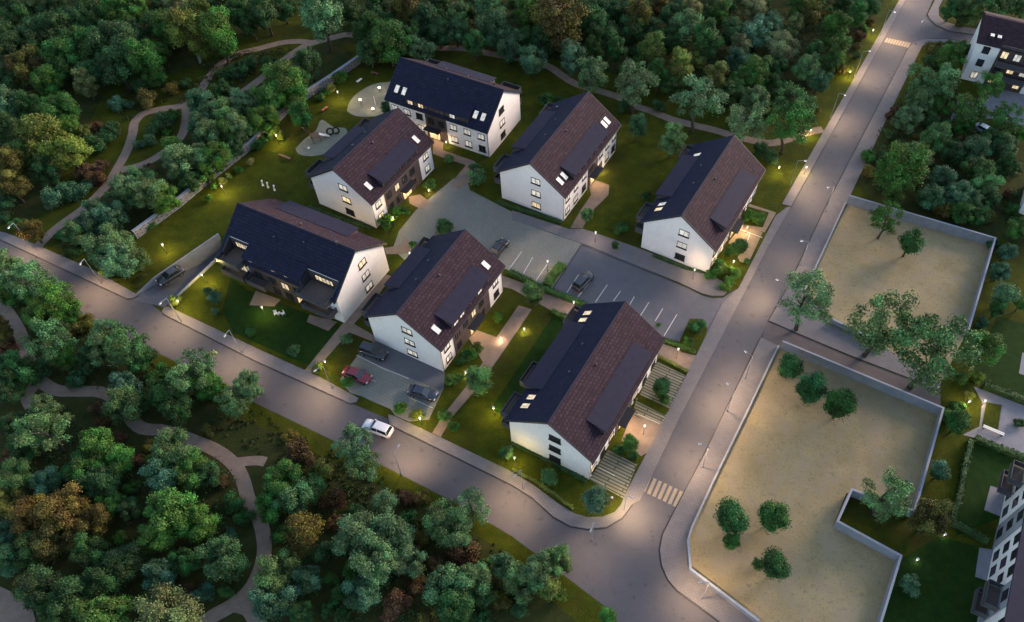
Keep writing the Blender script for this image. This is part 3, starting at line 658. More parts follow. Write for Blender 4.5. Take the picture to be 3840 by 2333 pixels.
        m = MB(); m.box(6.5, 17.4, min(gy * H2, gy * (H2 + .12)), max(gy * H2, gy * (H2 + .12)), -.1, hE - .4); m.build('cladding', MT['clad'], root)
        for u, lt in ((7.6, 'glass'), (9.3, 'lit'), (11.8, 'lit'), (14.2, 'glass'), (16.2, 'lit')): window(root, u, gy * (H2 + .102), 6.5, rg, .8, .95, lt, 1, False)
        for u, lt in ((8.0, 'glass'), (10.4, 'lit'), (12.8, 'glass'), (15.6, 'glass')):
            window(root, u, gy * (H2 + .122), 3.7, rg, 1.5, 1.6, lt, 1, False); window(root, u, gy * (H2 + .122), 1.2, rg, 1.5, 1.9, 'door' if u == 8.0 else 'glass', 1, False)
        for z in (5.45, 2.75):
            balcony(root, .6, 6.2, H2 + .0, gy, z, 1.9); balcony(root, 17.6, L - .1, H2 + .0, gy, z, 1.9)
        balcony(root, 13.2, 17.0, H2 + .12, gy, 2.75, 1.8)
        window(root, 3.4, gy * (H2 + .002), 1.3, rg, 3.2, 2.1, 'glass', 3, False); window(root, 3.4, gy * (H2 + .002), 4.0, rg, 3.2, 2.0, 'lit', 3, False)
        window(root, 19.6, gy * (H2 + .002), 4.0, rg, 3.0, 2.0, 'lit', 3, False)
    else:
        gd = opt.get('gdormer', (5.6, L - 4.6)); dormer(gd[0], gd[1], gy, H2 + .5, 7.3, 4.25)
        m = MB(); m.box(gd[0], gd[1], min(gy * H2, gy * (H2 + .12)), max(gy * H2, gy * (H2 + .12)), -.1, hE - .5); m.build('cladding', MT['clad'], root)
        for u in np.linspace(gd[0] + 1.5, gd[1] - 1.5, 4):
            window(root, u, gy * (H2 + .502), 6.75, rg, 1.6, .8, 'glass', 1, False)
            window(root, u, gy * (H2 + .122), 4.0, rg, 1.8, 1.8, 'glass', 1, False); window(root, u, gy * (H2 + .122), 1.3, rg, 1.8, 2.1, 'glass', 1, False)
        for u0, u1 in ((.5, 4.4), (L - 4.4, L - .5)):
            for z in (2.75, 5.3): balcony(root, u0, u1, H2, gy, z)
            window(root, (u0 + u1) / 2, gy * (H2 + .002), 3.9, rg, 2.6, 2.0, 'glass', 2, False); window(root, (u0 + u1) / 2, gy * (H2 + .002), 1.2, rg, 2.6, 2.0, 'glass', 2, False)
        if opt.get('midbal'): balcony(root, 6.2, 10.2, H2 + .12, gy, 5.3, 1.9)
    # entrance lamp under the canopy
    return root
def elamp(root, u, yl, power=110):
    ld = bpy.data.lights.new('entrance_light', 'POINT'); ld.energy = power; ld.color = (1, .66, .33); ld.shadow_soft_size = .15
    lo = bpy.data.objects.new('entrance_light', ld); COL.objects.link(lo); lo.parent = root; lo.location = (u, yl, 2.3)
HOUSES = [
    ('white house with navy gabled roof at the very back, its lit entrance facing the camera', -15.59, 121.746, 2.73, 21.8, -1, (9.0, 13.6), 11.9, dict(seed=1, shade_front=True, dwin='gpgdll', sky=[('e', 20.3, 4.85, 'litpale'), ('e', 18.7, 4.85, 'litpale'), ('e', 3.2, 4.85, 'litpale'), ('e', 1.6, 4.85, 'litpale')], gwin=('glass', 'litpale', 'glass'), vents=[(3.2, -2.5)])),  # the navy is the shade-side copy of the same roof tile
    ('white gabled house beside the sand play area, left of the back house corner', -41.853, 99.105, 1.108, 17.99, 1, (3.6, 13.9), 9.3, dict(seed=2, dwin='gdggdg', dormer=(3.9, 14.1), sky=[('e', 2.0, 4.9, 'litpale'), ('e', 15.9, 4.9, 'litpale')], gwin=('glass', 'lit', 'litpale'), gdormer=(4.5, 13.5))),
    ('white house with balconies over the sunken driveway and a dark ribbed roof', -34.927, 80.929, 2.718, 22.05, 1, (9.0, 13.6), 11.5, dict(seed=3, loggia=True, deep=True, dormer=(4.7, 18.2), gwin=('litpale', 'litpale', 'lit'), vents=[(3.0, .1)])),
    ('white gabled house above the small car park with the red car', -26.283, 69.172, 1.131, 18.32, 1, (3.6, 14.0), 9.0, dict(seed=4, dwin='ppggpg', dormer=(3.8, 14.4), sky=[('e', 1.9, 4.9, 'litpale'), ('e', 16.2, 4.9, 'litpale')], gwin=('litpale', 'litpale', 'litpale'), gdormer=(5.8, 14.5))),
    ('white gabled house between the yard and the wood, second from the back', -9.181, 102.284, 1.124, 21.64, 1, (9.6, 13.4), 11.6, dict(seed=5, dwin='gdgdgg', sky=[('e', 1.5, 4.9, 'litpale'), ('e', 3.0, 4.9, 'litpale'), ('e', 20.0, 4.9, 'litpale'), ('e', 18.8, 4.9, 'litpale')], gwin=('lit', 'litpale', 'litpale'), gdormer=(5.6, 17.0), vents=[(18.5, 4.8)])),
    ('white gabled house at the car park mouth beside the right hand road', 15.951, 91.063, 1.101, 22.15, 1, (8.6, 14.4), 10.5, dict(seed=6, dwin='gdgdgg', sky=[('g', 2.5, 5.0, 'lit'), ('g', 3.9, 5.0, 'litpale'), ('g', 18.2, 4.8, 'litpale')], gwin=('glass', 'litpale', 'litpale'), gdormer=(5.9, 17.2))),
    ('large white gabled house nearest the crosswalk and the street corner', -3.561, 51.878, 1.112, 22.84, 1, (8.2, 13.5), 10.2, dict(seed=7, dwin='gdgdgg', sky=[('g', 2.4, 5.1, 'lit'), ('g', 4.0, 5.1, 'lit'), ('g', 21.0, 5.1, 'lit'), ('g', 19.5, 5.1, 'lit')], gwin=('glass', 'glass', 'glass'), midbal=True)),
]
for h in HOUSES:
    root = house(*h)
    e = -h[5]; elamp(root, h[7], e * (H2 + 1.0))

# ---------------------------------------------------------------- neighbouring apartment blocks at the frame's right edge
def block(label, p0, ang, Lx, Dy, floors, bays, h=2.9, roof='tile', pitch=True):
    root = empty('apartment_block', p0, ang, label, 'building'); H = floors * h
    m = MB(); m.box(0, Lx, 0, Dy, -.2, H); m.build('wall', MT['plaster'], root)
    r = MB()
    if pitch: r.uprism([(-.5, H - .1), (Dy + .5, H + .0), (Dy * .55, H + 2.6), (Dy * .5, H + 2.6)], -.3, Lx + .3)
    else: r.box(-.25, Lx + .25, -.25, Dy + .25, H + .002, H + .3)
    r.build('roof', MT['tile'] if pitch else MT['flatroof'], root)
    for (u0, u1, mt_) in bays:
        if mt_ == 'clad':
            c = MB(); c.box(u0, u1, -.14, -.002, -.1, H + .6 if pitch else H); c.build('cladding', MT['concrete' if label.startswith('grey') else 'clad'], root)
    for fl in range(floors):
        z = fl * h + 1.55
        for (u0, u1, mt_) in bays:
            n = max(1, round((u1 - u0) / 2.7))
            for i in range(n):
                u = u0 + (u1 - u0) * (i + .5) / n
                yy = -.142 if mt_ == 'clad' else -.002
                lt = 'lit' if mt_ == 'clad' and (i + fl) % 2 == 0 and not label.startswith('grey') else ('glass' if (i + fl) % 3 else 'litpale')
                if label.startswith('grey'): lt = 'glass'
                window(root, u, yy, z, 0, 1.4, 1.6, lt, 1, False)
    return root
pA, pB = G(*cv('c4', 1385, 565)), G(*cv('c4', 1545, 605)); aA = math.atan2(pB.y - pA.y, pB.x - pA.x)
blk = block('white apartment block with navy roof and lit dark bay at the top right edge', pA, aA, 24, 12, 3, [(.3, 4.0, 'white'), (4.6, 12, 'clad'), (12.5, 16, 'white'), (16.5, 23, 'clad')])
for (u, y_) in ((2.2, 1.6), (3.6, 1.6)):
    z = 3 * 2.9 + .1 + (y_ + .5) * 2.6 / (12 * .5 + .5); t = MB(); t.box(u - .45, u + .45, y_ - .6, y_ + .6, z - .3, z + .28); so_ = t.build('skylight', MT['trim'], blk)
    t = MB(); t.box(u - .38, u + .38, y_ - .52, y_ + .52, z + .25, z + .3); t.build('pane', MT['litpale'], so_)
for z in (2.75, 5.65):
    balcony(blk, 4.8, 11.8, .14, -1, z, 1.8)
pC, pD = G(*cv('r6', 1700, 600)), G(*cv('r6', 1515, 1480)); aC = math.atan2(pD.y - pC.y, pD.x - pC.x)
n_ = Vector((pD.x - pC.x, pD.y - pC.y)).normalized()
blk2 = block('grey and white apartment block with dark windows at the lower right corner', pC + Vector((-n_.x, -n_.y, 0)) * 2, aC, 30, 13, 3, [(1, 6.5, 'white'), (7, 10.5, 'clad'), (11, 18, 'white'), (18.6, 22, 'clad'), (22.5, 29, 'white')], pitch=False)
for u0, u1 in ((.2, 3.4), (18.7, 21.9)):
    for z in (2.7, 5.6): balcony(blk2, u0, u1, .14, -1, z, 1.8)
pE = G(2449, 512); blk3 = block('small white building with dark windows at the right edge behind the thicket', pE, 1.12 - PI / 2, 9, 8, 2, [(.5, 8, 'white')], pitch=False)

#INCLUDE2
# ================================================================ FOLIAGE
def rand_dirs(n):
    v = rng.normal(size=(n, 3)); return v / np.linalg.norm(v, axis=1)[:, None]
ICO = None
def ico(sub=2):
    bm = bmesh.new(); bmesh.ops.create_icosphere(bm, subdivisions=sub, radius=1)
    bm.verts.ensure_lookup_table()
    v = np.array([p.co[:] for p in bm.verts]); f = [tuple(x.index for x in q.verts) for q in bm.faces]; bm.free(); return v, f
ICOV, ICOF = ico(2)
def leaf_quads(P, N, S):
    n = len(P); a = np.cross(N, rand_dirs(n)); a /= np.linalg.norm(a, axis=1)[:, None] + 1e-9; b = np.cross(N, a)
    S = S[:, None]; k = rng.uniform(.5, .9, (n, 1))
    V = np.stack([P - a * S, P - b * S * k, P + a * S, P + b * S * k], 1).reshape(-1, 3)
    return V
def crown_mesh(name, clumps, nleaf, ls, core=.8, spread=.5):
    # clumps: (centre, radius, tone)
    vs, fs, tn = [], [], []; off_ = 0
    for c, r, t in clumps:
        if core:
            d = rng.normal(size=3)
            dis = 1 + .16 * np.sin(ICOV @ (rng.normal(size=3) * 4) + 1) + .12 * np.sin(ICOV @ (rng.normal(size=3) * 7))
            V = ICOV * (r * core) * dis[:, None] + c
            vs.append(V); fs += [tuple(i + off_ for i in f) for f in ICOF]; off_ += len(V); tn += [t * .8] * len(ICOF)
    A = sum(r * r for _, r, _ in clumps)
    for c, r, t in clumps:
        n = max(20, int(nleaf * r * r / A)); D = rand_dirs(n); D[:, 2] = np.where(D[:, 2] < -.35, -D[:, 2], D[:, 2])
        rad = r * (.78 + .62 * rng.random(n) ** 1.9)
        P = D * rad[:, None] + c; N = D + spread * rng.normal(size=(n, 3)); N /= np.linalg.norm(N, axis=1)[:, None]
        V = leaf_quads(P, N, ls * rng.uniform(.6, 1.25, n)); vs.append(V)
        fs += [(off_ + 4 * i, off_ + 4 * i + 1, off_ + 4 * i + 2, off_ + 4 * i + 3) for i in range(n)]; off_ += 4 * n
        tn += list(t * rng.uniform(.72, 1.3, n))
    V = np.concatenate(vs); me = bpy.data.meshes.new(name); me.from_pydata(V.tolist(), [], fs)
    at = me.attributes.new('tone', 'FLOAT', 'FACE'); at.data.foreach_set('value', np.array(tn, dtype=np.float32))
    me.materials.append(MT['leaf']); return me
def blob_clumps(n, rx, rz, rmin, rmax, flat=.0, top=1):
    out = []
    for i in range(n):
        for _ in range(20):
            d = rand_dirs(1)[0]; q = rng.uniform(.45, .8) if i > 2 else rng.uniform(0, .3)
            c = np.array([d[0] * rx * q, d[1] * rx * q, d[2] * rz * q])
            if all(np.linalg.norm(c - o[0]) > (o[1]) * .7 for o in out): break
        out.append((c, rng.uniform(rmin, rmax), rng.uniform(.62, 1.4)))
    return out
CROWN = dict(
    big=[crown_mesh('crown', blob_clumps(40, 1.14, 1.05, .12, .34), 12000, .038, core=.7, spread=.8) for _ in range(5)],
    tall=[crown_mesh('crown', blob_clumps(36, .88, 1.5, .11, .33), 11000, .038, core=.7, spread=.8) for _ in range(4)],
    airy=[crown_mesh('crown', blob_clumps(46, 1.2, 1.1, .09, .24), 7000, .034, core=.3, spread=1.2) for _ in range(3)],
    small=[crown_mesh('crown', blob_clumps(20, .8, 1.0, .18, .40), 7500, .043, core=.7, spread=.8) for _ in range(3)],
    shrub=[crown_mesh('crown', blob_clumps(12, .9, .55, .18, .42), 4200, .05, core=.75, spread=.8) for _ in range(3)],
    soft=[crown_mesh('crown', blob_clumps(14, .7, .7, .2, .34), 2600, .06, core=.35, spread=1.2) for _ in range(2)])
def trunk_mesh(k):
    # unit crown radius; from ground (z=0) up to 1, limbs into the crown
    m = MB(); n = 7; p = Vector((0, 0, 0)); r = .075
    pts = [Vector((0, 0, 0))]
    for i in range(4): pts.append(pts[-1] + Vector((rng.normal() * .05, rng.normal() * .05, .25)))
    for i in range(4): m.tube(pts[i], pts[i + 1], .075 - .012 * i, .063 - .012 * i, 7)
    for i in range(6):
        b = pts[2 + i % 3]; a = rng.uniform(0, 2 * PI); e = b + Vector((math.cos(a) * .2, math.sin(a) * .2, rng.uniform(.12, .25)))
        m.tube(b, e, .03, .018, 5); m.tube(e, e + Vector((math.cos(a) * .15, math.sin(a) * .15, .12)), .018, .006, 5)
    return m.build('trunk', MT[('bark', 'birch')[k]])
TRUNK = []
for k in (0, 0, 1):
    o = trunk_mesh(k); TRUNK.append(o.data); bpy.data.objects.remove(o)
TONES = dict(g=('mid green', (.058, .145, .022)), t=('grey green', (.090, .175, .060)), d=('dark green', (.036, .090, .024)), y=('yellow green', (.115, .155, .026)),
             o=('olive brown', (.100, .086, .016)), b=('reddish brown', (.090, .050, .022)), p=('pale olive', (.155, .175, .060)), u=('bluish green', (.058, .140, .062)), e=('deep green', (.036, .105, .022)))
ORD = ['first', 'second', 'third', 'fourth', 'fifth', 'sixth', 'seventh', 'eighth', 'ninth', 'tenth', 'eleventh', 'twelfth', 'thirteenth', 'fourteenth', 'fifteenth', 'sixteenth', 'seventeenth', 'eighteenth', 'nineteenth', 'twentieth']
def ordn(i): return ORD[i] if i < 20 else ('%d%s' % (i + 1, {1: 'st', 2: 'nd', 3: 'rd'}.get((i + 1) % 10, 'th')))
TREES = []                                            # (zone, tone, kind, px, py, radius m, label)
def add(zone, c, items, label=None):
    for it in items:
        x, y, r, tone = it[:4]; kind = it[4] if len(it) > 4 else 'big'; lab = it[5] if len(it) > 5 else None
        X, Y = cv(c, x, y); R = r * SC / px_m(X, Y, 4) * (1.38 if kind == 'small' else 1.4 if kind == 'airy' else 1.08 if zone == 'between the forked path and the stone wall' else 1.04 if zone in ('in the thicket right of the upper road', 'on the left verge of the upper road') else 1.17)
        TREES.append([zone, tone, kind, X, Y, R, lab])
HC = dict(big=1.15, tall=1.5, airy=1.5, small=1.2, shrub=.5, soft=.75)
def place(z, tone, kind, X, Y, R, lab, name='tree', cat='tree'):
    hc = R * HC[kind]; p = G(X, Y, hc); i = place.n; place.n += 1
    root = empty('shrub' if kind in ('shrub', 'soft') else 'tree', (p.x, p.y, 0), rng.uniform(0, 2 * PI), lab, 'shrub' if kind in ('shrub', 'soft') else 'tree', z)
    me = CROWN[kind][i % len(CROWN[kind])]; c = bpy.data.objects.new('crown', me); COL.objects.link(c); c.parent = root
    c.location = (0, 0, hc); k = R / 1.08; c.scale = (k * rng.uniform(.92, 1.08), k * rng.uniform(.92, 1.08), k * rng.uniform(.9, 1.1)); c.rotation_euler = (0, 0, rng.uniform(0, 6))
    col = np.array(TONES[tone][1]) * rng.uniform(.82, 1.2) * np.array([rng.uniform(.85, 1.15), 1, rng.uniform(.8, 1.2)]); c.color = (*col, 1)
    if kind not in ('shrub', 'soft'):
        t = bpy.data.objects.new('trunk', TRUNK[2 if i % 11 == 5 and kind == 'tall' else i % 2]); COL.objects.link(t); t.parent = root; t.scale = (R, R, hc * (.95 if kind != 'airy' else 1.0))
    else:
        t = bpy.data.objects.new('stem', TRUNK[0]); COL.objects.link(t); t.parent = root; t.scale = (R * .5, R * .5, hc)
place.n = 0

ZA = 'in the dark wood at the top left'
add(ZA, 'c1', [(870, 80, 120, 'g'), (985, 60, 80, 'g', 'tall'), (1275, 60, 95, 'p', 'big'), (1430, 120, 120, 'y'), (1250, 200, 125, 'g'), (1350, 230, 140, 'y', 'tall'), (1560, 230, 140, 'g', 'tall'), (1050, 420, 125, 'g', 'tall'), (1120, 530, 80, 'g'), (1630, 330, 70, 'g'),
    (420, 60, 80, 'd'), (130, 110, 90, 'd'), (270, 60, 80, 'd'), (560, 160, 100, 'd'), (690, 140, 90, 'd'), (400, 230, 130, 'd'), (600, 330, 140, 'e'), (250, 330, 100, 'd'), (90, 370, 110, 'd'), (820, 300, 150, 'd'), (850, 480, 140, 'd'), (180, 480, 120, 'o'), (60, 560, 90, 'd'), (340, 590, 100, 'g'), (610, 600, 80, 'p', 'tall'),
    (450, 420, 130, 'e'), (690, 500, 100, 'd'), (60, 750, 110, 'u'), (220, 760, 100, 'd'), (420, 790, 120, 'g'), (310, 1010, 160, 'y'), (470, 1090, 140, 'y'), (200, 1120, 120, 'g'), (80, 930, 100, 'd'), (600, 960, 60, 'y'), (90, 1180, 110, 'o', 'tall'), (80, 1330, 100, 'o', 'tall'), (330, 1230, 100, 'd'), (20, 1420, 80, 'd'), (510, 920, 80, 'g'),
    (1700, 60, 110, 'd', 'tall'), (1590, 60, 80, 'd', 'tall'), (1800, 150, 90, 'd', 'tall'), (950, 250, 90, 'd'), (1140, 380, 70, 'g'), (1000, 620, 70, 'd', 'shrub'), (230, 210, 90, 'd')])
add('shrubs on the grass along the forked path', 'c1', [(690, 910, 55, 'b', 'shrub'), (810, 900, 45, 'd', 'shrub'), (840, 750, 70, 'u', 'shrub'), (930, 755, 40, 'u', 'shrub'), (1060, 720, 85, 'o', 'shrub'), (770, 960, 90, 'd', 'shrub'), (700, 1040, 90, 'd', 'shrub'), (600, 1240, 75, 'b', 'shrub'), (720, 1190, 65, 'b', 'shrub'),
    (700, 1280, 75, 'b', 'shrub'), (520, 1380, 100, 'u', 'shrub'), (620, 1330, 60, 'u', 'shrub'), (380, 1430, 100, 'u', 'shrub'), (1150, 900, 95, 'd', 'shrub'), (1230, 830, 65, 'e', 'shrub'), (1000, 1040, 45, 'u', 'shrub'), (1080, 1010, 60, 'u', 'shrub'), (1200, 950, 35, 'g', 'shrub'), (1330, 600, 50, 'd', 'shrub'), (1240, 640, 60, 'o', 'shrub')])
ZB = 'between the forked path and the stone wall'
add(ZB, 'c1', [(1450, 740, 100, 'u'), (1450, 880, 100, 'u'), (1600, 650, 75, 'd'), (1640, 800, 115, 't'), (1780, 740, 110, 't'), (1500, 980, 110, 't'), (1620, 960, 100, 'g'), (1250, 1060, 70, 'g', 'small'), (1290, 1170, 120, 't'), (1430, 1130, 105, 't'), (1560, 1130, 105, 'g'), (1720, 930, 110, 't'), (1810, 880, 90, 'g'),
    (900, 1330, 105, 't'), (1020, 1290, 100, 't'), (1100, 1400, 120, 't'), (870, 1440, 100, 'd'), (1190, 1440, 100, 'g'), (1700, 510, 85, 'd', 'shrub'), (1790, 460, 75, 'd', 'shrub'), (1610, 540, 60, 'd', 'shrub'), (1060, 1220, 60, 'b', 'shrub'), (1350, 1300, 85, 'd'), (1470, 1250, 80, 'g'), (1680, 1060, 80, 'd')])
add(ZB, 'c2', [(190, 590, 150, 'g'), (80, 720, 120, 'g'), (60, 860, 110, 'g'), (380, 450, 100, 'd', 'tall'), (260, 700, 105, 'g'), (390, 620, 45, 'o', 'shrub'), (320, 840, 80, 'e', 'small'), (300, 560, 90, 'e'), (110, 470, 70, 'd')])
add('beside the stone wall', 'c2', [(540, 630, 50, 'p', 'soft'), (600, 560, 55, 'e', 'shrub'), (150, 950, 50, 'y', 'soft'), (40, 1020, 55, 'g', 'soft'), (175, 985, 35, 'y', 'soft'), (500, 660, 40, 'e', 'shrub'), (935, 780, 45, 'e', 'tall'), (90, 985, 42, 'e', 'shrub'), (0, 1050, 42, 'e', 'shrub'), (460, 705, 40, 'e', 'shrub'), (620, 545, 50, 'g', 'soft'), (350, 800, 45, 'e', 'shrub')])
add('beside the stone wall', 'c1', [(1600, 1300, 45, 'y', 'soft'), (1540, 1340, 35, 'g', 'soft'), (1500, 1420, 35, 'g', 'soft'), (1720, 1220, 38, 'e', 'shrub'), (1800, 1160, 38, 'p', 'soft'), (1640, 1270, 35, 'y', 'soft')])
ZC = 'in the wood behind the back house'
add(ZC, 'c2', [(470, 110, 160, 't', 'tall', 'tall pale grey green tree standing alone at the junction of the two park paths'), (60, 80, 110, 'd', 'tall'), (200, 60, 90, 'd'), (870, 220, 120, 'e'), (960, 320, 130, 'e'), (760, 250, 80, 'd', 'tall'), (700, 110, 90, 'd', 'tall'), (1190, 360, 90, 't'), (1070, 60, 120, 'o', 'tall'), (1200, 150, 110, 'd'), (1450, 120, 95, 't', 'tall'), (1440, 230, 90, 't'),
    (1570, 310, 85, 'e', 'tall'), (1680, 90, 120, 'u', 'tall'), (1700, 220, 120, 'u'), (1830, 320, 100, 'u'), (1310, 60, 95, 'd'), (880, 60, 95, 'd'), (640, 40, 70, 'd'), (1320, 240, 90, 'd'), (1090, 260, 100, 'e'), (1560, 60, 90, 'd'), (980, 170, 90, 'd'), (820, 380, 90, 'd')])
add(ZC, 'c3', [(130, 110, 105, 'g', 'tall'), (340, 160, 175, 'o'), (540, 150, 115, 'e'), (650, 240, 110, 'd'), (755, 370, 80, 'e', 'tall'), (1010, 370, 105, 'y', 'tall'), (900, 120, 105, 'o', 'tall'), (1060, 50, 65, 'o'), (1290, 80, 85, 'p', 'tall'), (1250, 200, 120, 't'), (1400, 280, 115, 'e', 'tall'), (1500, 80, 80, 'g', 'tall'), (1740, 50, 85, 'p'),
    (1770, 230, 115, 'u'), (1630, 330, 85, 'p', 'tall'), (430, 400, 100, 'u', 'tall'), (580, 530, 115, 't'), (150, 430, 100, 'u'), (50, 280, 90, 'e'), (890, 590, 125, 't', 'airy'), (1050, 540, 85, 'e', 'tall'), (1210, 480, 105, 'y', 'tall'), (1330, 430, 65, 'y'), (1470, 560, 100, 'y', 'tall'), (1630, 450, 90, 'u'), (1760, 520, 110, 'g'),
    (1340, 710, 135, 't', 'airy'), (1600, 230, 95, 'd'), (750, 80, 95, 'd'), (850, 210, 90, 'd'), (640, 80, 90, 'd'), (1160, 110, 90, 'd'), (1000, 210, 80, 'd'), (480, 40, 80, 'd'), (1130, 290, 85, 'd'), (590, 340, 80, 'd'), (1380, 100, 70, 'd'), (1560, 660, 90, 'd'), (1160, 620, 80, 'd'), (1750, 740, 100, 't'), (230, 290, 90, 'd'), (1640, 600, 90, 'g')])
add('on the lawn behind the houses', 'c3', [(240, 710, 70, 'e', 'soft'), (330, 720, 45, 'e', 'soft'), (900, 910, 80, 'u', 'tall'), (1155, 1000, 100, 't', 'tall'), (1690, 880, 125, 't', 'airy'), (1790, 1080, 70, 'd', 'shrub'), (1060, 760, 60, 'd', 'shrub'), (800, 770, 60, 'd', 'shrub')])
ZE = 'on the left verge of the upper road'
add(ZE, 'c4', [(40, 180, 100, 'u', 'tall'), (200, 180, 75, 'p', 'tall'), (110, 340, 120, 'p'), (310, 80, 100, 'o', 'tall'), (490, 210, 120, 'g', 'tall'), (500, 370, 105, 'g', 'tall'), (340, 370, 85, 'e', 'tall'), (640, 90, 105, 'e', 'tall'), (720, 40, 90, 'd'), (540, 40, 80, 'd'), (280, 500, 110, 't'), (370, 580, 90, 'u'), (200, 740, 115, 't', 'airy'),
    (160, 890, 125, 'g', 'airy'), (50, 620, 90, 'd'), (10, 800, 60, 'g'), (740, 160, 50, 'o', 'shrub'), (660, 260, 55, 'b', 'shrub'), (640, 330, 40, 'o', 'shrub'), (640, 400, 40, 'd', 'shrub'), (520, 500, 60, 'o', 'shrub'), (590, 500, 40, 'y', 'soft'), (340, 790, 50, 'o', 'shrub'), (20, 1130, 80, 'd', 'shrub'), (700, 210, 50, 'd', 'shrub'), (430, 480, 80, 'd'), (70, 480, 80, 'd')])
ZF = 'in the thicket right of the upper road'
add(ZF, 'c4', [(1320, 420, 100, 'g'), (1400, 350, 60, 'e'), (1190, 440, 85, 'd', 'shrub'), (1200, 340, 80, 'o', 'shrub'), (1320, 325, 50, 'e', 'shrub'), (1400, 325, 45, 'e', 'shrub'), (1110, 580, 100, 't', 'airy'), (1240, 590, 105, 't', 'airy'), (1080, 720, 110, 't'), (1000, 860, 100, 't'), (1250, 750, 85, 'g'), (1180, 880, 85, 'd', 'shrub'), (1280, 930, 80, 'e', 'shrub'),
    (1210, 1000, 110, 't'), (1000, 1170, 125, 'g', 'airy'), (910, 1280, 110, 'g', 'airy'), (830, 1130, 60, 'd', 'shrub'), (1330, 1100, 95, 'd'), (1480, 1080, 105, 'u'), (1600, 1010, 105, 'e'), (1500, 1220, 110, 'd'), (1560, 1320, 105, 't'), (1260, 1300, 105, 'u'), (1160, 1420, 100, 'u'), (1360, 1400, 105, 'u'), (1600, 620, 85, 'g', 'airy'), (1470, 780, 100, 'g', 'airy'),
    (1720, 850, 95, 'g', 'airy'), (1790, 960, 75, 'g'), (1420, 900, 85, 'g'), (900, 1430, 75, 'g'), (1540, 830, 50, 'p', 'soft'), (1700, 1060, 95, 't'), (1730, 1190, 80, 'e'), (1460, 1440, 90, 'u'), (1600, 1440, 80, 'd'), (1390, 990, 60, 'b', 'shrub'), (1590, 960, 45, 'p', 'soft')])
add('beyond the side road at the top right', 'c4', [(1320, 60, 80, 'e'), (1440, 80, 95, 'd'), (1600, 50, 95, 'e'), (1700, 20, 80, 'd'), (1800, 60, 60, 'e')])
add('beyond the side road at the top right', 'c4', [(1380, 170, 40, 'o', 'shrub')])
ZG = 'in the garden strip right of the sandy lots'
add(ZG, 'r2', [(1250, 10, 80, 'o', 'shrub'), (1400, 40, 80, 'e'), (1520, 60, 70, 'e'), (1670, 460, 70, 'u'), (1720, 320, 60, 'u'), (1800, 150, 80, 'g'), (1690, 620, 90, 't', 'small'), (1650, 730, 60, 'e', 'small'), (1820, 690, 55, 'g', 'small'), (1540, 830, 60, 'u', 'shrub'), (1450, 1350, 50, 'y', 'soft'), (1360, 1430, 60, 'e', 'shrub'), (1500, 1220, 60, 'y', 'shrub'), (1620, 250, 60, 'd', 'shrub')])
add(ZG, 'r6', [(1370, 60, 85, 'e', 'small'), (1300, 20, 60, 'g', 'shrub'), (1240, 410, 75, 'u', 'small'), (1160, 740, 130, 'o', 'big', 'olive green round tree just outside the notch of the lower lot wall'), (1020, 1230, 85, 'u', 'shrub'), (1810, 60, 45, 'd', 'shrub')])
add('rows of trees beside the lane between the sandy lots', 'r2', [(290, 660, 165, 't', 'airy', 'airy green tree on the corner between the road, the lane and the upper lot'), (820, 830, 185, 't', 'airy', 'tall airy green tree in the middle of the lane side row'), (1190, 1040, 210, 't', 'airy', 'widest airy green tree at the far end of the lane'), (1550, 1010, 130, 'g', 'big', 'rounded green tree beyond the end of the lane row'), (1390, 1230, 60, 'e', 'shrub')])
add('small trees standing on the sandy lots', 'r2', [(855, 80, 95, 'g', 'airy', 'airy small tree on a thin trunk by the north wall of the upper lot'), (1020, 255, 85, 'e', 'small', 'compact dark green tree on the sand of the upper lot'), (160, 1140, 90, 'e', 'small', 'dark green tree inside the wall corner of the lower lot'), (310, 1310, 105, 'e', 'small', 'middle dark tree of the three at the top of the lower lot'), (520, 1420, 108, 'e', 'small', 'rightmost dark tree of the three at the top of the lower lot')])
add('small trees standing on the sandy lots', 'r5', [(1590, 760, 125, 'e', 'small', 'left dark tree of the cluster near the road on the lower lot'), (1580, 920, 70, 'e', 'small', 'small dark tree hanging below the left tree of the lower lot cluster')])
add('small trees standing on the sandy lots', 'r6', [(30, 740, 105, 'e', 'small', 'upper right dark tree of the cluster on the lower lot'), (60, 1100, 110, 'e', 'small', 'lowest dark tree of the cluster on the lower lot'), (-70, 1080, 60, 'e', 'soft', 'small dark bush between the cluster trees of the lower lot')])
add('small trees standing on the sandy lots', 'r6', [(860, 600, 150, 't', 'airy', 'airy grey green tree growing inside the walled notch of the lower lot')])
ZI = 'in the park below the street on the left'
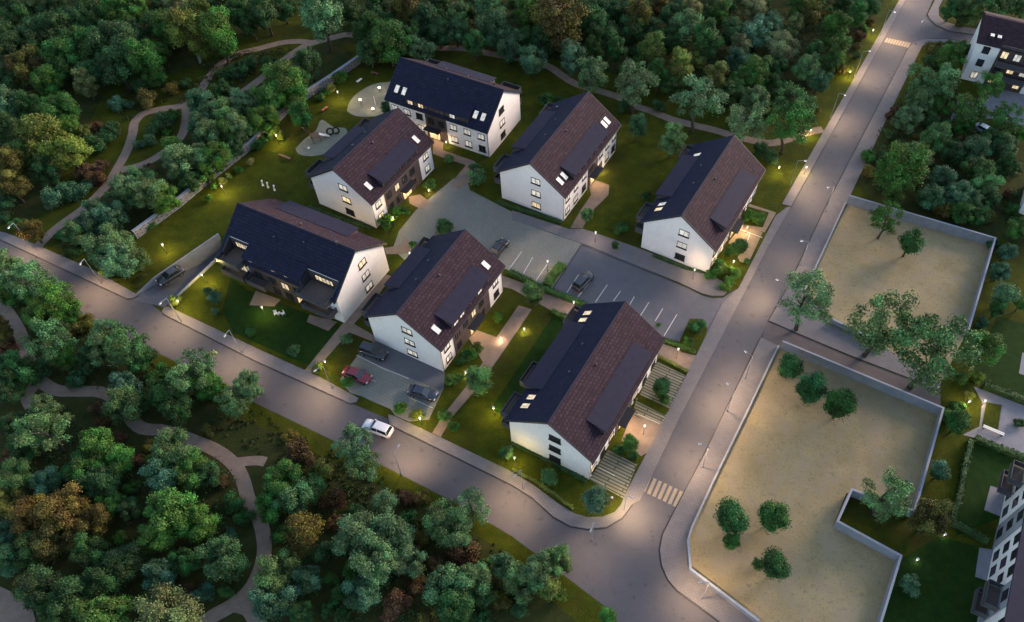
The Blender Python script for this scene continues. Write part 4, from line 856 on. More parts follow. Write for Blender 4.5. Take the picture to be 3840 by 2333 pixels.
add(ZI, 'c5', [(30, 420, 110, 't'), (120, 520, 110, 't'), (230, 530, 120, 't', 'airy'), (60, 620, 90, 'g'), (300, 640, 100, 'g'), (400, 680, 115, 'g', 'airy'), (480, 740, 95, 'g'), (290, 780, 105, 'g'), (350, 950, 120, 't', 'airy'), (440, 1060, 95, 'g'), (600, 830, 85, 'o', 'shrub'), (800, 900, 100, 't', 'airy'), (790, 1010, 130, 't'), (930, 990, 110, 't', 'airy'), (1000, 1070, 105, 'e'),
    (660, 1090, 95, 'd'), (1430, 1120, 100, 't', 'airy'), (1350, 1230, 115, 't', 'airy'), (1480, 1280, 100, 'g'), (1780, 1290, 105, 't'), (1680, 1390, 115, 't'), (900, 1280, 100, 'u'), (890, 1420, 125, 't'), (1180, 1340, 120, 'e'), (1270, 1430, 110, 'd'), (270, 1180, 100, 'd', 'shrub'), (130, 1180, 120, 'e'), (40, 1140, 95, 'u'), (50, 1300, 100, 'd'), (330, 1450, 100, 't'), (20, 860, 75, 'o', 'tall'),
    (50, 1000, 75, 'b', 'shrub'), (700, 1430, 65, 'b', 'shrub'), (1010, 1390, 95, 'd', 'shrub'), (540, 1230, 85, 'd', 'shrub'), (610, 1130, 80, 'd', 'shrub'), (-60, 480, 110, 't'), (150, 640, 90, 'd', 'shrub'), (1150, 1190, 80, 'g', 'shrub'), (1560, 1300, 80, 'g', 'shrub'), (480, 870, 90, 'o', 'shrub')])
add(ZI, 'r3', [(310, 130, 140, 't', 'airy'), (120, 70, 85, 'd'), (170, 240, 100, 'd'), (430, 60, 60, 'e', 'shrub'), (680, 260, 140, 'g'), (820, 340, 120, 'g'), (600, 400, 120, 'e'), (720, 500, 120, 'd'), (1250, 270, 140, 't'), (1180, 410, 130, 'u'), (1380, 410, 120, 'g'), (1500, 440, 90, 'e'), (1600, 490, 60, 'b', 'shrub'), (100, 460, 120, 't'), (50, 620, 105, 'y'), (330, 490, 95, 'u'),
    (250, 740, 150, 'o'), (470, 680, 160, 'o'), (660, 760, 120, 'o'), (400, 900, 140, 'o', 'big'), (640, 1000, 120, 'd'), (230, 980, 120, 'd'), (1240, 730, 170, 'g'), (1430, 780, 130, 'g'), (1130, 870, 120, 'g'), (1330, 1060, 100, 'e'), (1140, 1160, 110, 'u'), (50, 1060, 110, 'u'), (60, 880, 95, 'u'), (1200, 1440, 200, 'p', 'big', 'large pale yellow green tree cut off by the bottom edge'),
    (1470, 1290, 90, 'u', 'shrub'), (300, 1240, 150, 'd'), (520, 1330, 140, 'd'), (1680, 640, 85, 'e', 'shrub'), (1660, 880, 60, 'u', 'shrub'), (800, 640, 90, 'e'), (940, 680, 80, 'd'), (860, 180, 60, 'b', 'shrub'), (980, 330, 60, 'b', 'shrub'), (1070, 230, 60, 'o', 'shrub'), (740, 60, 60, 'b', 'shrub'), (740, 1200, 130, 'd'), (900, 1050, 120, 'd'), (1180, 570, 90, 'd', 'shrub'), (1500, 120, 55, 'o', 'shrub'), (400, 1420, 120, 'd')])
add(ZI, 'r4', [(700, 200, 115, 't', 'airy', 'airy grey green tree leaning over the kerb below the white car'), (760, 370, 105, 't', 'airy'), (190, 480, 140, 'g'), (270, 600, 130, 't'), (110, 660, 110, 'g'), (400, 540, 100, 'e'), (320, 290, 120, 'b', 'shrub'), (250, 160, 60, 'o', 'shrub'), (480, 400, 85, 'y', 'shrub'), (560, 620, 105, 'b', 'shrub'), (560, 780, 75, 'b', 'shrub'), (920, 640, 90, 't', 'small'),
    (1090, 610, 80, 'b', 'shrub'), (1200, 600, 60, 'o', 'shrub'), (350, 850, 125, 'o', 'small'), (760, 880, 170, 't'), (1000, 870, 150, 't'), (880, 1060, 165, 't'), (1090, 1040, 125, 't'), (760, 1290, 125, 'u'), (1350, 770, 135, 't'), (1530, 680, 110, 't', 'airy'), (1450, 850, 115, 't'), (1500, 1010, 125, 'b', 'shrub'), (1370, 1240, 150, 't'), (1570, 1200, 125, 't'), (1450, 1380, 135, 'e'),
    (1780, 1090, 95, 'u'), (150, 1140, 140, 't'), (130, 1350, 140, 'u'), (360, 1200, 110, 'u'), (330, 1420, 90, 'e'), (1150, 1230, 85, 'b', 'shrub'), (1000, 1380, 120, 'b', 'shrub'), (1770, 1340, 75, 'o', 'shrub'), (180, 860, 85, 'e', 'shrub'), (1180, 900, 80, 'o', 'shrub'), (640, 960, 80, 'd', 'shrub'), (480, 990, 90, 'd', 'shrub'), (1650, 1330, 90, 'd', 'shrub'), (1100, 740, 70, 'e', 'shrub')])
add(ZI, 'r5', [(180, 1130, 135, 't'), (250, 1240, 90, 'y', 'small'), (70, 1210, 120, 't'), (320, 1060, 100, 't'), (350, 1300, 65, 'y', 'soft'), (690, 1450, 70, 'g', 'small'), (60, 1400, 80, 'd', 'shrub')])
add('on the verge above the street at the left', 'c5', [(230, 160, 80, 'o', 'small'), (130, 110, 60, 'e', 'shrub'), (560, 180, 90, 't'), (650, 130, 90, 'u'), (760, 270, 130, 't'), (870, 250, 95, 't'), (850, 380, 130, 't'), (970, 370, 90, 't'), (760, 430, 70, 'y'), (540, 320, 50, 'd', 'shrub'), (430, 190, 45, 'e', 'shrub'), (800, 60, 100, 'u'), (690, 30, 90, 'u'), (1080, 120, 50, 'e', 'shrub')])
ZJ = 'on the lawns around the houses'
add(ZJ, 'c5', [(1260, 670, 58, 'y', 'soft', 'bright yellow green bush at the corner of the driveway and pavement'), (1540, 640, 68, 'u', 'soft'), (1545, 745, 40, 'u', 'soft'), (1800, 890, 45, 'u', 'soft')])
add(ZJ, 'c6', [(270, 1020, 60, 'u', 'soft'), (650, 940, 60, 'u', 'soft'), (440, 1150, 55, 'y', 'soft', 'lit yellow green bush by the pavement below the balcony house'), (660, 1250, 62, 'g', 'soft', 'feathery green bush covering the nose of the red car'), (1130, 260, 38, 'g', 'soft'), (1360, 145, 75, 'e', 'shrub', 'dark rounded bush on the yard edge behind the central house'), (1740, 790, 48, 'g', 'soft'),
    (1580, 1010, 68, 'y', 'soft', 'lit leafy bush beside the entrance path of the central house'), (1490, 1090, 55, 'e', 'shrub'), (1400, 1240, 62, 'g', 'soft'), (1610, 1250, 100, 't', 'small', 'grey green tree between the two paths below the central house'), (1050, 1430, 60, 'g', 'soft'), (1180, 1480, 50, 'y', 'soft')])
add(ZJ, 'c2', [(1250, 1330, 60, 'g', 'soft'), (1390, 1140, 50, 't', 'soft'), (1590, 1270, 85, 't', 'soft'), (1570, 1200, 50, 'u', 'soft')])
add(ZJ, 'c6', [(930, 90, 70, 'g', 'soft'), (1010, 20, 60, 'e', 'soft')])
add(ZJ, 'r1', [(150, 620, 80, 't', 'small', 'grey green tree between the yard hedge and the path to the central house'), (1490, 430, 75, 'g', 'shrub'), (1600, 470, 60, 'g', 'shrub'), (1560, 530, 55, 'g', 'shrub'), (1640, 285, 58, 'e', 'small'), (1560, 320, 40, 'e', 'shrub'), (1690, 380, 28, 'e', 'shrub'), (1330, 850, 70, 'e', 'shrub', 'dark green bush on the planted island at the car park entrance'), (1275, 960, 55, 'g', 'soft', 'spiky pale bush at the foot of the car park island'),
    (1070, 1290, 70, 'e', 'small', 'round green bush between two paved parking bays beside the large house'), (1100, 1380, 45, 'e', 'shrub'), (540, 50, 75, 't', 'soft'), (770, 150, 50, 'd', 'shrub'), (1760, 70, 65, 'g', 'shrub'), (1700, 60, 45, 'g', 'shrub'), (1055, 840, 25, 'g', 'soft')])
add(ZJ, 'r4', [(1420, 90, 55, 'g', 'soft'), (1790, 270, 55, 'g', 'soft')])
add(ZJ, 'r5', [(270, 450, 80, 't', 'soft', 'soft grey green bush below the gable of the large house'), (610, 620, 90, 'u', 'small', 'bluish green tree on the grass corner by the crosswalk'), (850, 210, 65, 'g', 'small', 'leafy tree beside the entrance court of the large house'), (770, 250, 50, 'e', 'shrub'), (870, 300, 45, 'e', 'shrub')])
add(ZJ, None, [(1070, 1000, 24 / SC, 'g', 'soft'), (960, 985, 18 / SC, 'g', 'soft'), (1000, 1000, 20 / SC, 'y', 'soft'), (1100, 910, 17 / SC, 'g', 'shrub'), (1130, 850, 22 / SC, 'g', 'shrub'), (930, 545, 14 / SC, 'g', 'soft'), (975, 508, 16 / SC, 'g', 'soft'), (1220, 1090, 24 / SC, 'u', 'soft'),
    (1320, 1145, 26 / SC, 't', 'soft'), (705, 845, 16 / SC, 'u', 'soft'), (605, 800, 16 / SC, 'g', 'soft'), (500, 700, 14 / SC, 'u', 'soft'), (1555, 470, 16 / SC, 'e', 'soft'), (1500, 545, 18 / SC, 'e', 'soft'), (1480, 590, 14 / SC, 'e', 'soft'), (1200, 760, 16 / SC, 'g', 'soft'), (1710, 660, 18 / SC, 'g', 'shrub'), (1745, 690, 16 / SC, 'g', 'shrub'), (1590, 945, 18 / SC, 'e', 'shrub'), (1490, 1085, 14 / SC, 'e', 'shrub')])
# remaining wood: fill gaps so that the canopy is closed as in the picture
WOODS = [(ZA, [(0, 0), (600, 0), (540, 85), (430, 130), (350, 150), (270, 120), (220, 160), (180, 230), (130, 330), (90, 420), (50, 500), (0, 540)], 'd'),
         (ZC, [(560, 0), (2120, 0), (2050, 60), (1960, 180), (1870, 260), (1640, 240), (1480, 180), (1280, 130), (1130, 110), (850, 100), (800, 40)], 'd'),
         (ZI, [(0, 980), (120, 1000), (250, 1040), (330, 1090), (520, 1090), (600, 1210), (610, 1330), (560, 1430), (440, 1497), (60, 1497), (0, 1420)], 'd'),
         (ZI, [(640, 1120), (860, 1180), (1100, 1300), (1220, 1370), (1180, 1497), (650, 1497), (660, 1290)], 'd'),
         (ZI, [(70, 700), (190, 790), (330, 880), (520, 980), (480, 1010), (300, 960), (150, 900), (90, 800)], 'e'),
         (ZF, [(2190, 200), (2290, 160), (2300, 230), (2330, 330), (2464, 380), (2440, 560), (2350, 520), (2100, 460), (2080, 380)], 'e')]
def fill():
    base = [(G(t[3], t[4], t[5] * HC[t[2]]), t[5]) for t in TREES]
    for zone, pl, tone in WOODS:
        xs = [p[0] for p in pl]; ys = [p[1] for p in pl]
        for _ in range(420):
            x, y = rng.uniform(min(xs), max(xs)), rng.uniform(min(ys), max(ys))
            if not inpoly(x, y, pl): continue
            R = rng.uniform(3.0, 4.2); p = G(x, y, R)
            if any((p - q).to_2d().length < (R + r) * (.8 if zone != ZF else .98) for q, r in base): continue
            base.append((p, R)); k = str(rng.choice([tone, tone, 'e', 'g' if zone != ZF else 't', 'd'])); TREES.append([zone, k, str(rng.choice(['big', 'tall', 'big'])), x, y, R, None])
    left = 295 - sum(t[2] in ('shrub', 'soft') for t in TREES)
    for _ in range(2500):
        if left <= 0: break
        zone, pl, tone = WOODS[int(rng.choice([0, 1, 2, 2, 3, 3, 4, 5]))]; xs = [p[0] for p in pl]; ys = [p[1] for p in pl]
        x, y = rng.uniform(min(xs), max(xs)), rng.uniform(min(ys), max(ys))
        if not inpoly(x, y, pl): continue
        R = rng.uniform(1.1, 1.9); p = G(x, y, R * .5)
        if any((p - q).to_2d().length < (R + r) * .72 for q, r in base): continue
        base.append((p, R)); left -= 1; TREES.append([zone, str(rng.choice(['b', 'o', 'e', 'd', 'b', 'g'])), 'shrub', x, y, R, None])
fill()
groups = {}
for t in TREES:
    sh = 'shrub' if t[2] in ('shrub', 'soft') else 'tree'; groups.setdefault((t[0], t[1], sh), []).append(t)
for (z, tn, sh), ts in groups.items():
    ts = [t for t in ts if t[6] is None]; ts.sort(key=lambda t: t[3]); n = len(ts)
    for i, t in enumerate(ts):
        zz = z.replace('shrubs on', 'on').replace('small trees standing ', '').replace('rows of trees ', '')
        if n == 1: t[6] = 'only %s %s %s' % (TONES[tn][0], sh, zz)
        else: t[6] = '%s %s %s from the left %s' % (ordn(i), TONES[tn][0], sh, zz)
for t in TREES:
    z = t[0]; g = z if z.startswith(('shrubs', 'small', 'rows')) else ('shrubs ' if t[2] in ('shrub', 'soft') else 'trees ') + z
    place(g, t[1], t[2], t[3], t[4], t[5], t[6])
print('TREES', sum(t[2] not in ('shrub','soft') for t in TREES), len(TREES))

# the wood goes on beyond the top of the frame: one mass
def far_wood():
    cl = []
    for _ in range(150):
        x, y = rng.uniform(-160, 2090), rng.uniform(-260, -45); q = G(x, y); R = rng.uniform(3, 4.6); t = rng.uniform(.7, 1.2)
        for _ in range(7):
            d = rand_dirs(1)[0]; cl.append((np.array([q.x + d[0] * R * .6, q.y + d[1] * R * .6, R * 1.3 + d[2] * R * .7]), R * rng.uniform(.32, .55), t * rng.uniform(.8, 1.2)))
    me = crown_mesh('far_wood', cl, 90000, .3, core=.8, spread=.7); o = bpy.data.objects.new('far_wood', me); COL.objects.link(o); o.color = (.028, .075, .022, 1)
    tag(o, 'dark wood continuing beyond the trees at the top', 'wood', kind='stuff')
far_wood()
# undergrowth: low leaf tufts nobody could count
def undergrowth(name, polys, n, col, size=(.3, .7), label='low dark undergrowth covering the ground between the trees'):
    P, R = [], []; area = []
    for pl in polys:
        q = GP(pl); xs = [p.x for p in q]; ys = [p.y for p in q]; area.append((q, min(xs), max(xs), min(ys), max(ys)))
    tot = sum((a[2] - a[1]) * (a[4] - a[3]) for a in area)
    for q, x0, x1, y0, y1 in area:
        for _ in range(int(n * (x1 - x0) * (y1 - y0) / tot)):
            x, y = rng.uniform(x0, x1), rng.uniform(y0, y1)
            if inpoly(x, y, q) and math.sin(x * .5 + math.sin(y * .4) * 2) * math.sin(y * .6 + x * .2) > -.35: P.append((x, y))
    P = np.array(P); m = len(P); s = rng.uniform(size[0], size[1], m); k = 22
    C = np.repeat(np.c_[P, s * .35], k, 0); D = rand_dirs(m * k); D[:, 2] = abs(D[:, 2]); S = np.repeat(s, k)
    Q = C + D * S[:, None] * np.array([1, 1, .8]); N = D + .5 * rng.normal(size=D.shape); N /= np.linalg.norm(N, axis=1)[:, None]
    V = leaf_quads(Q, N, .15 * rng.uniform(.7, 1.3, m * k)); f = np.arange(len(V)).reshape(-1, 4)
    me = bpy.data.meshes.new(name); me.from_pydata(V.tolist(), [], f.tolist())
    at = me.attributes.new('tone', 'FLOAT', 'FACE'); at.data.foreach_set('value', (np.repeat(rng.uniform(.6, 1.4, m), k)).astype(np.float32))
    me.materials.append(MT['leaf']); o = bpy.data.objects.new(name, me); COL.objects.link(o); o.color = (*col, 1)
    tag(o, label, 'undergrowth', kind='stuff'); return o
undergrowth('undergrowth', [w_[1] for w_ in WOODS], 9000, (.034, .066, .020), (.3, .9))
undergrowth('ground_cover', [[(300, 150), (420, 150), (420, 240), (300, 300)], [(500, 130), (700, 120), (560, 240), (430, 260)], [(120, 600), (230, 650), (330, 700), (360, 660), (300, 590), (200, 560)]], 700, (.035, .05, .015), label='patchy low ground cover beside the park paths')
undergrowth('ground_cover', [[(250, 790), (420, 880), (760, 1060), (1220, 1310), (1210, 1420), (850, 1200), (560, 1060), (330, 910)]], 3400, (.045, .058, .012), (.12, .26), 'rough low growth on the verge below the street')

# hedges
def hedge(pts, wd, h, label, tone='e', c=None):
    q = [Vector(G(*cv(c, *p))) for p in pts]; mb = MB(); ribbon_mb(mb, q, wd * .8, 0, h * .9); 
    vs = np.array(mb.v); fs = list(mb.f); P, N = [], []
    for i in range(len(q) - 1):
        d = q[i + 1] - q[i]; L = d.length; d.normalize(); n = Vector((-d.y, d.x, 0)); k = int(L * (wd + 2 * h) * 26)
        for _ in range(k):
            t = rng.uniform(0, L); s_ = rng.uniform(-h, wd + h)
            if s_ < 0: off2, z, nn = -wd / 2, h + s_, -n
            elif s_ > wd: off2, z, nn = wd / 2, h - (s_ - wd), n
            else: off2, z, nn = s_ - wd / 2, h, Vector((0, 0, 1))
            p = q[i] + d * t + n * off2; j = rng.normal(size=3) * .07
            P.append((p.x + j[0], p.y + j[1], z + j[2])); N.append(nn[:])
    P = np.array(P); N = np.array(N) + .6 * rng.normal(size=P.shape); N /= np.linalg.norm(N, axis=1)[:, None]
    V = leaf_quads(P, N, .13 * rng.uniform(.6, 1.3, len(P))); o0 = len(vs); allv = np.concatenate([vs, V])
    fs += [tuple(o0 + 4 * i + j for j in range(4)) for i in range(len(P))]
    me = bpy.data.meshes.new('hedge'); me.from_pydata(allv.tolist(), [], fs); at = me.attributes.new('tone', 'FLOAT', 'FACE')
    at.data.foreach_set('value', np.r_[np.full(len(mb.f), .7), rng.uniform(.7, 1.3, len(P))].astype(np.float32)); me.materials.append(MT['leaf'])
    o = bpy.data.objects.new('hedge', me); COL.objects.link(o); o.color = (*TONES[tone][1], 1); tag(o, label, 'hedge')
hedge([(-20, 470), (60, 505), (165, 560), (235, 600), (340, 635), (480, 690), (540, 715)], 1.0, .8, 'clipped hedge along the lower edge of the yard and car park', 'e', 'r1')
hedge([(250, 570), (300, 490), (365, 420)], 1.6, .9, 'thick bushy hedge between the yard and the car park', 'g', 'r1')
hedge([(285, 745), (350, 780), (420, 810)], .7, .6, 'low hedge between the path and the lawn behind the large house', 'g', 'r1')
hedge([(1545, 1285), (1842, 1400), (2000, 1450)], 1.0, 1.0, 'dark hedge above the grey court at the right edge', 'd', 'r2')
hedge([(1480, 185), (1842, 330)], .9, .9, 'dark hedge below the grey court at the right edge', 'd', 'r6')
hedge([(1450, 200), (1400, 420), (1370, 600), (1310, 780)], .8, .9, 'long hedge dividing the dark gardens right of the lower lot', 'd', 'r6')
hedge([(1310, 790), (1440, 850), (1570, 930)], .8, .9, 'short dark hedge running toward the lower right apartment block', 'd', 'r6')
hedge([(1100, 960), (1150, 975), (1220, 1000), (1320, 1045)], .7, .35, 'low planted strip along the foot of the parking island', 'g', 'r1')
hedge([(1045, 1070), (1150, 1120), (1265, 1185)], .6, .3, 'narrow grass hedge between the lamp path and the paved bay', 'y', 'r1')
hedge([(1010, 345), (1120, 390), (1250, 440), (1400, 470)], .5, .35, 'low hedge at the foot of the car park house gable', 'd', 'r1')

hedge([(1197, 487), (1275, 513), (1351, 537)], .7, .4, 'low planting along the gable foot of the second back house', 'd')
hedge([(745, 498), (800, 520), (893, 551)], .6, .35, 'low planting along the gable foot of the sand play house', 'd')
hedge([(1232, 1068), (1310, 1103), (1412, 1160)], .7, .4, 'low planting along the gable foot of the large house', 'd')
hedge([(1232, 1130), (1300, 1166), (1380, 1226)], .5, .3, 'ragged grass edge along the inside of the street pavement', 'y')
# ================================================================ VEHICLES
def car(label, p, q, paint, kind='sedan', flip=False):
    a, b = G(*p), G(*q); d = b - a; ang = math.atan2(d.y, d.x); c = (a + b) / 2       # q = nose
    root = empty('car', (c.x, c.y, .04 if kind != 'ramp' else 0), ang, label, 'car')
    suv = kind == 'suv'
    X = [-2.28, -2.2, -1.7, -.9, 0, .8, 1.5, 2.05, 2.28]
    T = [.72, .92, .98, .98, .96, .95, .88, .78, .62] if not suv else [.85, 1.05, 1.1, 1.1, 1.08, 1.06, 1.02, .95, .72]
    Wd = [.72, .84, .90, .92, .92, .92, .90, .85, .62]; m = MB(); vs = []; n = 9
    for x, t, w0 in zip(X, T, Wd):
        lo = .38 if abs(x) > 2.1 else .26
        vs += [(x, -w0 * .92, lo), (x, -w0, .5), (x, -w0 * .98, t - .12), (x, -w0 * .86, t), (x, 0, t + .04), (x, w0 * .86, t), (x, w0 * .98, t - .12), (x, w0, .5), (x, w0 * .92, lo)]
    fs = [(tuple(range(n))), tuple(range(len(vs) - 1, len(vs) - 1 - n, -1))]
    for i in range(len(X) - 1):
        for j in range(n): fs.append((i * n + j, (i + 1) * n + j, (i + 1) * n + (j + 1) % n, i * n + (j + 1) % n))
    m.add(vs, fs); body = m.build('body', paint, root, smooth=False)
    body.data.polygons.foreach_set('use_smooth', [True] * len(body.data.polygons))
    zr = 1.44 if not suv else 1.72; zb = .95 if not suv else 1.08
    bx = (-1.75, 1.05) if not suv else (-2.1, 1.0); tx = (-1.15, .25) if not suv else (-1.85, .25)
    def frustum(m_, x0, x1, w0, z0, X0, X1, w1, z1):
        m_.add([(x0, -w0, z0), (x1, -w0, z0), (x1, w0, z0), (x0, w0, z0), (X0, -w1, z1), (X1, -w1, z1), (X1, w1, z1), (X0, w1, z1)], [(3, 2, 1, 0), (4, 5, 6, 7), (0, 1, 5, 4), (1, 2, 6, 5), (2, 3, 7, 6), (3, 0, 4, 7)])
    g = MB(); frustum(g, bx[0], bx[1], .8, zb - .03, tx[0], tx[1], .64, zr); g.build('glass', MT['carglass'], root)
    r = MB(); frustum(r, tx[0] - .05, tx[1] + .08, .66, zr + .002, tx[0] + .08, tx[1] - .05, .55, zr + .06); r.build('roof', paint, root)
    for s in (1, -1):
        for (xa, xb) in ((bx[0], tx[0]), (bx[1], tx[1]), ((-.35), (-.4))):
            MB().tube((xa, s * .81, zb), (xb, s * .655, zr + .02), .035, n=5).build('pillar', paint, root)
    for s in (1, -1):
        for xw in (-1.4, 1.42):
            w0 = MB(); w0.tube((xw, s * .74, .33), (xw, s * .945, .33), .33, n=16); wo = w0.build('wheel', MT['tyre'], root)
            w1 = MB(); w1.tube((xw, s * .946, .33), (xw, s * .965, .33), .2, n=12); w1.build('rim', MT['rim'], wo)
        h = MB(); h.box(2.02, 2.235, min(s * .5, s * .8), max(s * .5, s * .8), .60, .74); h.build('headlight', MT['headlight'], root)
        h = MB(); h.box(-2.30, -2.18, min(s * .55, s * .83), max(s * .55, s * .83), .66, .84); h.build('taillight', MT['taillight'], root)
        h = MB(); h.box(.72, .92, min(s * .92, s * 1.08), max(s * .92, s * 1.08), .98, 1.1); h.build('mirror', paint, root)
    return root
def paintm(n, c): return mat(n, c, .28, spec=.5, coat=.6)
cb = paintm('car_black', (.012, .013, .016)); cg = paintm('car_graphite', (.024, .028, .035)); cbl = paintm('car_blue', (.018, .028, .05)); cr = paintm('car_red', (.22, .018, .03)); cw = paintm('car_white', (.62, .64, .68))
rc = car('glossy dark grey car on the sunken driveway', (441, 651), (384, 688), cg); rc.location.z = -.05; rc.rotation_euler[1] = -.04
car('dark estate car parked against the gable of the central house', cv('c6', 755, 1020), cv('c6', 940, 1085), cg, 'suv')
car('dark red car parked behind the feathery bush', cv('c6', 665, 1195), cv('c6', 800, 1245), cr)
car('dark blue car on the right side of the small car park', cv('c6', 1100, 1320), cv('c6', 1310, 1375), cbl)
car('white estate car driving on the street', cv('r4', 990, 160), cv('r4', 775, 80), cw, 'suv')
car('black car on the yard behind the central house roof', cv('c6', 1710, 350), cv('c6', 1785, 262), cb)
car('dark grey car parked in the first marked bay', cv('r1', 470, 590), cv('r1', 555, 500), cg, 'suv')
car('pale blue car half hidden under the trees of the right hand thicket', cv('c4', 1500, 930), cv('c4', 1600, 985), paintm('car_paleblue', (.35, .42, .55)))

# ================================================================ LAMPS
WARM = (1.0, .66, .38)
def lightobj(root, loc, power, cone=None, size=.25, col=WARM, target=None):
    ld = bpy.data.lights.new('bulb_light', 'SPOT' if cone else 'POINT'); ld.energy = power; ld.color = col; ld.shadow_soft_size = size
    lo = bpy.data.objects.new('bulb_light', ld); COL.objects.link(lo); lo.parent = root; lo.location = loc
    if cone: ld.spot_size = math.radians(cone); ld.spot_blend = 1.0
    if target is not None:
        lo.rotation_euler = (Vector(loc) - Vector(target)).to_track_quat('Z', 'Y').to_euler()
    return lo
def street_lamp(base, aim, label, h=6.0, arm=1.1, power=1500, group='street lamps along the roads', spill=False):
    p = G(*base); q = G(*aim); a = math.atan2(q.y - p.y, q.x - p.x); dist = (q - p).length
    root = empty('street_lamp', (p.x, p.y, 0), a, label, 'street lamp', group)
    m = MB(); m.tube((0, 0, 0), (0, 0, .5), .13, .11, 8); m.tube((0, 0, .5), (0, 0, h), .06, .045, 8); m.build('pole', MT['concrete'], root)
    m = MB(); m.tube((0, 0, h), (arm, 0, h + .25), .05, .04, 6); m.build('arm', MT['concrete'], root)
    m = MB(); m.box(arm - .1, arm + .42, -.1, .1, h + .2, h + .3); hd = m.build('lamp_head', MT['coping'], root)
    m = MB(); m.box(arm, arm + .38, -.08, .08, h + .15, h + .198); m.build('lamp_glass', MT['bulb'], hd)
    lightobj(root, (arm + .3, 0, h + .1), power * .7, 150 if spill else 125, .3, target=(0 if spill else min(dist, 7), 0, 0))
    return root
def post_lamp(base, label, h=2.2, power=90, group='post top lamps beside paths', col=WARM):
    power *= .75
    p = G(*base); root = empty('post_lamp', (p.x, p.y, .05), 0, label, 'garden lamp', group)
    m = MB(); m.tube((0, 0, 0), (0, 0, .12), .12, .1, 8); m.tube((0, 0, .12), (0, 0, h), .045, .04, 8); m.build('pole', MT['rail'], root)
    m = MB(); m.tube((0, 0, h), (0, 0, h + .3), .075, .09, 10); m.build('lamp_glass', MT['bulb'], root)
    m = MB(); m.tube((0, 0, h + .302), (0, 0, h + .36), .2, .1, 10); m.build('cap', MT['white'], root)
    lightobj(root, (0, 0, h - .12), power, size=.15, col=col)
    return root
street_lamp((1901, 447), (1962, 455), 'slim street lamp on the left verge at the bend above the car park house')
street_lamp((1998, 285), (2040, 305), 'street lamp on the left verge where the park path meets the road')
street_lamp((2056, 185), (2104, 185), 'street lamp on the left verge below the upper crosswalk')
street_lamp((2118, 85), (2150, 100), 'street lamp on the left verge beside the upper crosswalk')
street_lamp((2146, 0), (2200, 0), 'street lamp at the very top of the road')
street_lamp((2201, 108), (2175, 130), 'street lamp on the corner of the side road', power=500)
street_lamp((1985, 510), (1925, 520), 'street lamp on the right pavement by the upper lot corner', power=500, spill=True)
street_lamp((1868, 738), (1790, 712), 'street lamp on the right pavement opposite the car park mouth', power=1900)
street_lamp((1925, 640), (1850, 640), 'street lamp on the right pavement beside the upper lot wall', power=700, spill=True)
street_lamp((1793, 912), (1700, 860), 'street lamp on the right pavement above the paved bays', power=800, spill=True)
street_lamp((1750, 990), (1625, 895), 'street lamp beside the lower lot wall across from the lamp path', power=1800, spill=True)
street_lamp((1690, 1125), (1640, 1110), 'street lamp on the right pavement before the lower crosswalk', power=1700, spill=True)
street_lamp((1502, 1226), (1530, 1240), 'street lamp on the pavement corner by the lower crosswalk', h=4.5, arm=.6, power=1400)
street_lamp((1258, 1178), (1215, 1230), 'street lamp on the pavement below the large house', power=1700)
street_lamp((966, 1142), (1000, 1085), 'black lamp post on the grass verge below the street', power=1700)
street_lamp((1690, 1440), (1540, 1450), 'street lamp at the bottom pavement beside the lower lot wall', power=1500, spill=True)
street_lamp((245, 682), (225, 725), 'bent pale street lamp under the tree at the left pavement', power=1700)
street_lamp((583, 850), (560, 890), 'street lamp on the pavement below the balcony house lawn', power=1500)
street_lamp((437, 775), (415, 800), 'twin street lamp near the corner of the driveway', power=1500)
street_lamp((80, 597), (50, 640), 'street lamp at the left edge where the gravel path starts', power=1500)
street_lamp((800, 935), (745, 975), 'street lamp on the pavement before the small car park', power=1500)
street_lamp((1425, 1300), (1405, 1360), 'street lamp at the lower street bend', power=500)
post_lamp((1432, 583), 'post lamp on the pavement in front of the second back house'); post_lamp((1667, 672), 'post lamp on the pavement at the foot of the car park house', power=130)
post_lamp((1628, 862), 'post lamp on the cross path beside the large house', power=110); post_lamp((1380, 750), 'post lamp on the path behind the large house roof', power=110)
post_lamp((1318, 652), 'post lamp at the end of the yard bays', power=60); post_lamp((1548, 1045), 'post lamp in the entrance court of the large house', power=170)
post_lamp((1033, 468), 'small lamp on the lawn beside the sand play house', .8, 60); post_lamp((1122, 905), 'small lamp behind the bush below the central house', .8, 60)
post_lamp((1262, 800), 'lamp hidden in the grass beside the long path', .7, 90); post_lamp((1205, 822), 'low lamp at the path fork by the central house', .7, 90)
post_lamp((1450, 415), 'lamp beside the entrance of the second back house', 1.0, 110); post_lamp((1075, 352), 'lamp beside the entrance of the back house', .8, 50)
post_lamp((1795, 560), 'lamp in the forecourt of the car park house', 1.2, 130)
OL = (1.0, .72, .20); GL = 'low lamps on the lawns'
